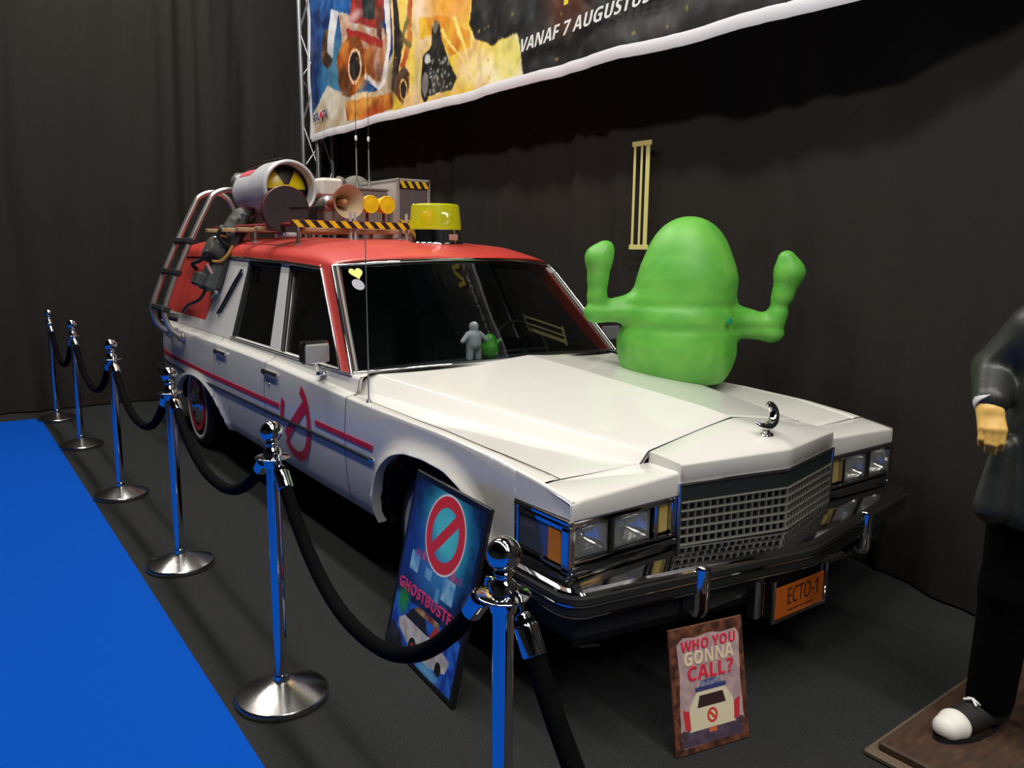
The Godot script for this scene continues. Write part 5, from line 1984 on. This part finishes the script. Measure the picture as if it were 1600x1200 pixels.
func boards() -> void:
	var w := 0.565
	var h := 0.70
	var t := thing("poster_board", "tall blue framed poster leaning on the front wheel arch of the car", "poster", Vector3(-1.158, 0.002, -0.871))
	t.basis = board_basis(-1.634, 0.219)
	var p := Paint.new(400, 496, 0, h, w, 0, Color8(14, 32, 72))
	p.poly([Vector2(0, 0), Vector2(w, 0), Vector2(w, h), Vector2(0, h)], Color8(12, 26, 56), Color8(22, 50, 104))
	p.soft(Vector2(0.30, 0.52), Vector2(0.26, 0.26), Color8(40, 170, 200), 1.0)
	p.soft(Vector2(0.30, 0.52), Vector2(0.2, 0.21), Color8(110, 220, 226), 0.7)
	p.soft(Vector2(0.1, 0.4), Vector2(0.2, 0.2), Color8(30, 60, 150), 0.8)
	p.soft(Vector2(0.28, 0.36), Vector2(0.2, 0.12), Color8(60, 120, 190), 0.8)
	for q in [[0.12, 0.37, 0.07, 0.075], [0.24, 0.36, 0.05, 0.04], [0.40, 0.35, 0.085, 0.085], [0.33, 0.31, 0.03, 0.05]]:
		p.poly([Vector2(q[0] - q[2] / 2, q[1] - q[3] / 2), Vector2(q[0] + q[2] / 2, q[1] - q[3] / 2), Vector2(q[0] + q[2] / 2, q[1] + q[3] / 2), Vector2(q[0] - q[2] / 2, q[1] + q[3] / 2)], Color8(150, 200, 226), Color8(90, 150, 210))
	for k in 14:
		var x := 0.12 + 0.026 * k
		p.poly([Vector2(x, 0.395), Vector2(x + 0.018, 0.395), Vector2(x + 0.02, 0.42 + 0.01 * (k % 3)), Vector2(x, 0.42)], [Color8(150, 70, 120), Color8(120, 80, 150), Color8(190, 90, 120)][k % 3])
	var c := Vector2(0.305, 0.53)
	p.ring(c, Vector2(0.14, 0.14), Vector2(0.15, 0.15), Color8(230, 220, 224))
	p.ring(c, Vector2(0.1, 0.1), Vector2(0.142, 0.142), Color8(214, 48, 52))
	p.poly([c + Vector2(-0.1, -0.07), c + Vector2(-0.07, -0.1), c + Vector2(0.1, 0.07), c + Vector2(0.07, 0.1)], Color8(214, 48, 52))
	# lower picture: blue glow and a white car
	p.poly([Vector2(0.02, 0.02), Vector2(w - 0.02, 0.02), Vector2(w - 0.02, 0.22), Vector2(0.02, 0.22)], Color8(24, 62, 170), Color8(40, 110, 220))
	p.soft(Vector2(0.09, 0.21), Vector2(0.06, 0.07), Color8(40, 150, 60), 0.9)
	p.poly([Vector2(0.09, 0.10), Vector2(0.2, 0.06), Vector2(0.36, 0.05), Vector2(0.48, 0.08), Vector2(0.5, 0.13), Vector2(0.38, 0.155), Vector2(0.3, 0.15), Vector2(0.12, 0.155), Vector2(0.08, 0.13)], Color8(206, 200, 204), Color8(170, 166, 176))
	p.poly([Vector2(0.13, 0.155), Vector2(0.32, 0.15), Vector2(0.28, 0.2), Vector2(0.17, 0.2)], Color8(34, 34, 44))
	p.poly([Vector2(0.33, 0.155), Vector2(0.45, 0.145), Vector2(0.42, 0.2), Vector2(0.36, 0.2)], Color8(180, 56, 60))
	p.poly([Vector2(0.18, 0.2), Vector2(0.4, 0.2), Vector2(0.38, 0.225), Vector2(0.22, 0.225)], Color8(170, 150, 100), Color8(120, 60, 60))
	p.disc(Vector2(0.22, 0.07), Vector2(0.03, 0.032), Color8(26, 26, 30))
	p.disc(Vector2(0.22, 0.07), Vector2(0.014, 0.015), Color8(170, 60, 60))
	p.disc(Vector2(0.43, 0.075), Vector2(0.022, 0.026), Color8(26, 26, 30))
	p.poly([Vector2(0.02, 0.02), Vector2(0.16, 0.02), Vector2(0.13, 0.07), Vector2(0.05, 0.1), Vector2(0.02, 0.1)], Color8(30, 32, 46), Color8(50, 56, 80))
	p.soft(Vector2(0.36, 0.035), Vector2(0.12, 0.03), Color8(120, 190, 240), 0.9)
	for e in [[0, 0, w, 0.016], [0, h - 0.02, w, h], [0, 0, 0.016, h], [w - 0.02, 0, w, h]]:
		p.poly([Vector2(e[0], e[1]), Vector2(e[2], e[1]), Vector2(e[2], e[3]), Vector2(e[0], e[3])], Color8(16, 18, 26))
	var m := Mb.new()
	m.box(Vector3(w, h, 0.016), tf(Vector3(w / 2, h / 2, -0.009)), 0.003)
	obj("frame", m, mats["black_satin"], t)
	m = Mb.new()
	m.quad(Vector3(0.004, 0.004, 0), Vector3(w - 0.004, 0.004, 0), Vector3(w - 0.004, h - 0.004, 0), Vector3(0.004, h - 0.004, 0))
	obj("print", m, print_mat("poster_print", p.tex(), 0.35), t)
	words("title", "GHOSTBUSTERS", 0.5, 0.042, mat("title_pink", Color8(214, 56, 110), 0.5), t, tf(Vector3(0.036, 0.245, 0.0005)))

	w = 0.284
	h = 0.394
	t = thing("tin_sign", "rusty edged pinkish sign reading who you gonna call below the number plate", "sign", Vector3(-0.764, 0.002, 0.313))
	t.basis = board_basis(-0.21, 0.188)
	p = Paint.new(288, 400, 0, h, w, 0, Color8(96, 54, 36))
	p.poly([Vector2(0, 0), Vector2(w, 0), Vector2(w, h), Vector2(0, h)], Color8(120, 70, 46), Color8(60, 32, 24))
	var edge := [Vector2(0.022, 0.05), Vector2(0.03, 0.018), Vector2(0.26, 0.022), Vector2(0.268, 0.06), Vector2(0.263, 0.2), Vector2(0.268, 0.34), Vector2(0.255, 0.362), Vector2(0.2, 0.358), Vector2(0.15, 0.366), Vector2(0.1, 0.358), Vector2(0.05, 0.364), Vector2(0.025, 0.345), Vector2(0.03, 0.25), Vector2(0.024, 0.15)]
	p.poly(edge, Color8(196, 168, 168), Color8(176, 148, 152))
	p.poly([Vector2(0.024, 0.02), Vector2(0.262, 0.02), Vector2(0.266, 0.075), Vector2(0.2, 0.085), Vector2(0.06, 0.085), Vector2(0.024, 0.05)], Color8(92, 78, 100), Color8(76, 60, 78))
	# cream car seen from behind on the sign
	p.poly([Vector2(0.085, 0.185), Vector2(0.205, 0.185), Vector2(0.205, 0.2), Vector2(0.085, 0.2)], Color8(60, 66, 120))
	p.poly([Vector2(0.1, 0.2), Vector2(0.19, 0.2), Vector2(0.18, 0.22), Vector2(0.11, 0.22)], Color8(150, 150, 170), Color8(60, 70, 130))
	p.poly([Vector2(0.055, 0.065), Vector2(0.235, 0.065), Vector2(0.23, 0.14), Vector2(0.2, 0.185), Vector2(0.09, 0.185), Vector2(0.06, 0.14)], Color8(232, 220, 190))
	p.poly([Vector2(0.09, 0.135), Vector2(0.2, 0.135), Vector2(0.19, 0.172), Vector2(0.1, 0.172)], Color8(56, 34, 38))
	for s: float in [-1.0, 1.0]:
		p.poly([Vector2(0.145 + s * 0.085, 0.07), Vector2(0.145 + s * 0.105, 0.075), Vector2(0.145 + s * 0.112, 0.14), Vector2(0.145 + s * 0.088, 0.13)], Color8(206, 52, 62))
		p.disc(Vector2(0.145 + s * 0.112, 0.06), Vector2(0.012, 0.014), Color8(80, 56, 64))
	p.ring(Vector2(0.145, 0.103), Vector2(0.013, 0.016), Vector2(0.02, 0.024), Color8(214, 70, 56))
	p.poly([Vector2(0.131, 0.112), Vector2(0.137, 0.118), Vector2(0.159, 0.094), Vector2(0.153, 0.088)], Color8(214, 70, 56))
	p.poly([Vector2(0.13, 0.05), Vector2(0.16, 0.05), Vector2(0.16, 0.066), Vector2(0.13, 0.066)], Color8(216, 110, 60))
	m = Mb.new()
	m.box(Vector3(w, h, 0.008), tf(Vector3(w / 2, h / 2, -0.005)), 0.002)
	obj("plate", m, mat("rust_brown", Color8(92, 52, 34), 0.8), t)
	m = Mb.new()
	m.quad(Vector3(0.002, 0.002, 0), Vector3(w - 0.002, 0.002, 0), Vector3(w - 0.002, h - 0.002, 0), Vector3(0.002, h - 0.002, 0))
	obj("print", m, print_mat("sign_print", p.tex(), 0.6), t)
	var ink := mat("sign_red", Color8(222, 44, 70), 0.55)
	words("lettering", "WHO YOU", 0.21, 0.033, ink, t, tf(Vector3(0.04, 0.318, 0.0005)), 0.05)
	words("lettering", "GONNA", 0.19, 0.042, mat("sign_cream", Color8(238, 220, 184), 0.55), t, tf(Vector3(0.05, 0.273, 0.0005)), 0.05)
	words("lettering", "CALL?", 0.175, 0.046, ink, t, tf(Vector3(0.06, 0.223, 0.0005)), 0.05)

# ------------------------------------------------------------------ mannequin on a low plinth at the right edge
func mannequin() -> void:
	var pl := thing("plinth", "low dark wooden plinth under the mannequin", "plinth", Vector3(0.28, 0, 1.03))
	var wood := mat("plinth_wood", Color.WHITE, 0.65)
	wood.albedo_texture = noise_tex(0.03, Color8(44, 28, 18), Color8(76, 52, 36), 8, 256, 4)
	wood.uv1_triplanar = true
	wood.uv1_scale = Vector3(1.0, 4.0, 4.0)
	pl.rotation.y = 0.02
	obj("top", box_mesh(Vector3(1.02, 0.03, 0.76), Vector3(0, 0.035, 0), 0.006), wood, pl)
	obj("base", box_mesh(Vector3(1.08, 0.022, 0.82), Vector3(0, 0.011, 0), 0.006), mat("plinth_edge", Color8(92, 78, 62), 0.6), pl)
	var top := 0.05
	var t := thing("mannequin", "display mannequin in black leather jacket, dark trousers and white-toed black sneakers on the plinth", "mannequin", Vector3(0.17, top, 0.93))
	var F := Vector3(-0.90, 0, 0.436)
	var Rr := Vector3(-0.436, 0, -0.90)
	var at := func(r: float, y: float, f := 0.0) -> Vector3: return Rr * r + F * f + Vector3(0, y, 0)
	var m := Mb.new()
	# trousers
	var b := Blob.new(Vector3(-0.32, 0.03, -0.34), Vector3(0.32, 1.0, 0.34), 0.014)
	for s: float in [-1.0, 1.0]:
		b.bone(at.call(s * 0.085, 0.86), at.call(s * 0.11, 0.48, 0.02), 0.105, 0.075, 0.04)
		b.bone(at.call(s * 0.11, 0.48, 0.02), at.call(s * 0.12, 0.1, -0.01), 0.075, 0.068, 0.03)
	b.bone(at.call(-0.06, 0.9), at.call(0.06, 0.9), 0.12, 0.12, 0.05)
	b.cut(0.06, true)
	b.add_to(m)
	obj("trousers", m, mat("trouser_black", Color8(9, 9, 10), 0.95), t)
	mats["trouser_black"].metallic_specular = 0.15
	# jacket with both sleeves
	var leather := mat("leather", Color8(38, 40, 38), 0.42)
	leather.heightmap_enabled = false
	b = Blob.new(Vector3(-0.42, 0.66, -0.42), Vector3(0.42, 1.56, 0.42), 0.012)
	b.bone(at.call(0.0, 0.74), at.call(0.0, 1.0), 0.205, 0.175, 0.05, F, 1.3)
	b.bone(at.call(0.0, 1.0), at.call(0.0, 1.2), 0.165, 0.165, 0.06, F, 1.35)
	b.bone(at.call(-0.08, 1.28), at.call(0.08, 1.28), 0.09, 0.09, 0.06)
	b.bone(at.call(0, 1.33), at.call(0, 1.40), 0.075, 0.07, 0.04)
	for s: float in [-1.0, 1.0]:
		b.bone(at.call(s * 0.115, 1.275), at.call(s * 0.205, 1.15, -0.03), 0.078, 0.066, 0.03)
		b.bone(at.call(s * 0.205, 1.15, -0.03), at.call(s * 0.215, 1.075, 0.10), 0.064, 0.05, 0.015)
		for k in 4:
			var f := 0.25 + k * 0.2
			var c: Vector3 = (at.call(s * 0.115, 1.275) as Vector3).lerp(at.call(s * 0.205, 1.15, -0.03), f)
			b.bone(c + F * 0.045 + Rr * s * 0.03, c + F * 0.05 - Rr * s * 0.03, 0.02, 0.016, 0.018)
		# pocket flare where the hand goes in
		b.bone(at.call(s * 0.17, 0.94, 0.10), at.call(s * 0.18, 0.76, 0.11), 0.03, 0.055, 0.03)
	b.cut(0.70, true)
	m = Mb.new()
	b.add_to(m)
	var jk := obj("jacket", m, leather, t)
	m = Mb.new()
	m.tube([at.call(0.012, 1.34, 0.15), at.call(0.015, 1.1, 0.145), at.call(0.02, 0.73, 0.17)], 0.006, 8)
	obj("zip", m, mats["dull_metal"], jk)
	for s: float in [-1.0, 1.0]:
		m = Mb.new()
		m.lathe([Vector2(0.036, -0.01), Vector2(0.041, -0.008), Vector2(0.041, 0.012), Vector2(0.036, 0.014)], 20, tf(at.call(s * 0.221, 1.068, 0.112), along(at.call(s * -0.04, -0.08, 0.13))))
		obj("cuff", m, mat("cuff_white", Color8(206, 202, 206), 0.7), jk)
		# hand resting at the pocket: palm, four bent fingers, thumb
		var hb := Blob.new((at.call(s * 0.2, 1.0, 0.14) as Vector3) - Vector3.ONE * 0.14, (at.call(s * 0.2, 1.0, 0.14) as Vector3) + Vector3.ONE * 0.14, 0.0035)
		var wr: Vector3 = at.call(s * 0.222, 1.065, 0.115)
		var kn: Vector3 = at.call(s * 0.208, 1.0, 0.165)
		hb.bone(wr, wr.lerp(kn, 0.3), 0.028, 0.03, 0.012)
		var side := F.cross(Vector3.UP).normalized() * s
		for k in 4:
			var off: float = (k - 1.5) * 0.019
			var k0 := kn + side * off * 0.9 + F * (0.004 if k in [1, 2] else -0.004)
			hb.bone(wr + side * off * 0.5, k0, 0.02, 0.0125, 0.01)
			var l: float = [0.036, 0.042, 0.039, 0.03][k]
			var k1 := k0 + Vector3(0, -l, 0) + F * 0.008
			var k2 := k1 + Vector3(0, -l * 0.62, 0) - F * 0.014
			hb.bone(k0, k1, 0.0115, 0.0095, 0.004)
			hb.bone(k1, k2, 0.0095, 0.0078, 0.003)
		var th := wr - side * 0.026 + Vector3(0, -0.02, 0) + F * 0.02
		hb.bone(wr, th, 0.022, 0.014, 0.01)
		hb.bone(th, th + Vector3(0, -0.036, 0) + F * 0.02 - side * 0.006, 0.0125, 0.01, 0.004)
		hb.bone(th + Vector3(0, -0.036, 0) + F * 0.02 - side * 0.006, th + Vector3(0, -0.06, 0) + F * 0.022, 0.01, 0.008, 0.003)
		m = Mb.new()
		hb.add_to(m)
		obj("hand", m, mat("plastic_skin", Color8(216, 172, 88), 0.5), t)
		# sneaker turned outward
		var fd := (Rr * s * 0.62 + F * 0.78).normalized() if s > 0 else F
		var sd := fd.cross(Vector3.UP)
		var an: Vector3 = at.call(s * 0.12, 0.0, -0.02)
		var sb := Blob.new(an - Vector3(0.3, 0.01, 0.3), an + Vector3(0.3, 0.17, 0.3), 0.006)
		sb.bone(an - fd * 0.03 + Vector3(0, 0.05, 0), an + Vector3(0, 0.13, 0), 0.046, 0.042, 0.02)
		sb.bone(an + Vector3(0, 0.06, 0), an + fd * 0.15 + Vector3(0, 0.034, 0), 0.05, 0.042, 0.03, sd, 0.95)
		sb.cut(0.012, true)
		m = Mb.new()
		sb.add_to(m)
		var shoe := obj("sneaker", m, mat("canvas_black", Color8(18, 18, 19), 0.75), t)
		sb = Blob.new(an - Vector3(0.3, 0.01, 0.3), an + Vector3(0.3, 0.12, 0.3), 0.005)
		sb.bone(an + fd * 0.155 + Vector3(0, 0.036, 0), an + fd * 0.182 + Vector3(0, 0.032, 0), 0.047, 0.04, 0.02, sd, 0.9)
		sb.cut(0.014, true)
		m = Mb.new()
		sb.add_to(m)
		obj("toe_cap", m, mat("rubber_white", Color8(222, 220, 212), 0.5), shoe)
		m = Mb.new()
		var rows := []
		for j in 3:
			var row := []
			for k in 33:
				var a := TAU * k / 32.0
				var e := 0.056 if cos(a) > 0 else 0.05
				var ln := 0.1 + (0.035 if cos(a) > 0 else 0.0)
				row.append(an + fd * (0.075 + cos(a) * (ln + 0.02)) + sd * sin(a) * e + Vector3(0, [0.0, 0.016, 0.018][j], 0))
			rows.append(row)
		m.grid(rows)
		obj("sole", m, mats["black_rubber"], shoe)
		m = Mb.new()
		for e in [[-0.022, 0.09, 0.022, 0.07], [-0.022, 0.07, 0.022, 0.09], [-0.028, 0.065, 0.028, 0.05]]:
			m.tube([an + sd * e[0] + fd * e[1] + Vector3(0, 0.096, 0), an + fd * (e[1] + e[3]) / 2 + Vector3(0, 0.107, 0), an + sd * e[2] + fd * e[3] + Vector3(0, 0.096, 0)], 0.0045, 6)
		obj("lace", m, mat("lace_white", Color8(210, 210, 206), 0.8), shoe)
	# head, out of the frame above
	b = Blob.new(Vector3(-0.16, 1.30, -0.16), Vector3(0.16, 1.74, 0.16), 0.008)
	b.bone(at.call(0, 1.340), at.call(0, 1.460, 0.01), 0.056, 0.054, 0.02)
	b.bone(at.call(0, 1.580, -0.005), at.call(0, 1.600, -0.005), 0.092, 0.095, 0.03, Rr, 1.18)
	b.bone(at.call(0, 1.520, 0.03), at.call(0, 1.490, 0.045), 0.062, 0.042, 0.04)
	b.bone(at.call(0, 1.580, 0.09), at.call(0, 1.540, 0.108), 0.012, 0.016, 0.014)
	b.bone(at.call(-0.02, 1.503, 0.082), at.call(0.02, 1.503, 0.082), 0.012, 0.012, 0.008)
	for s: float in [-1.0, 1.0]:
		b.bone(at.call(s * 0.08, 1.585, -0.01), at.call(s * 0.084, 1.545, -0.004), 0.018, 0.012, 0.006)
		b.bone(at.call(s * 0.03, 1.572, 0.076), at.call(s * 0.034, 1.572, 0.075), 0.014, 0.014, 0.006)
	m = Mb.new()
	b.add_to(m)
	obj("head", m, mats["plastic_skin"], t)
	b = Blob.new(Vector3(-0.17, 1.44, -0.17), Vector3(0.17, 1.78, 0.17), 0.009)
	b.bone(at.call(0, 1.605, -0.025), at.call(0, 1.625, -0.012), 0.098, 0.1, 0.03, Rr, 1.12)
	b.bone(at.call(0, 1.540, -0.06), at.call(0, 1.500, -0.06), 0.06, 0.045, 0.03)
	m = Mb.new()
	b.add_to(m)
	obj("hair", m, mat("hair_dark", Color8(30, 22, 18), 0.7), t)
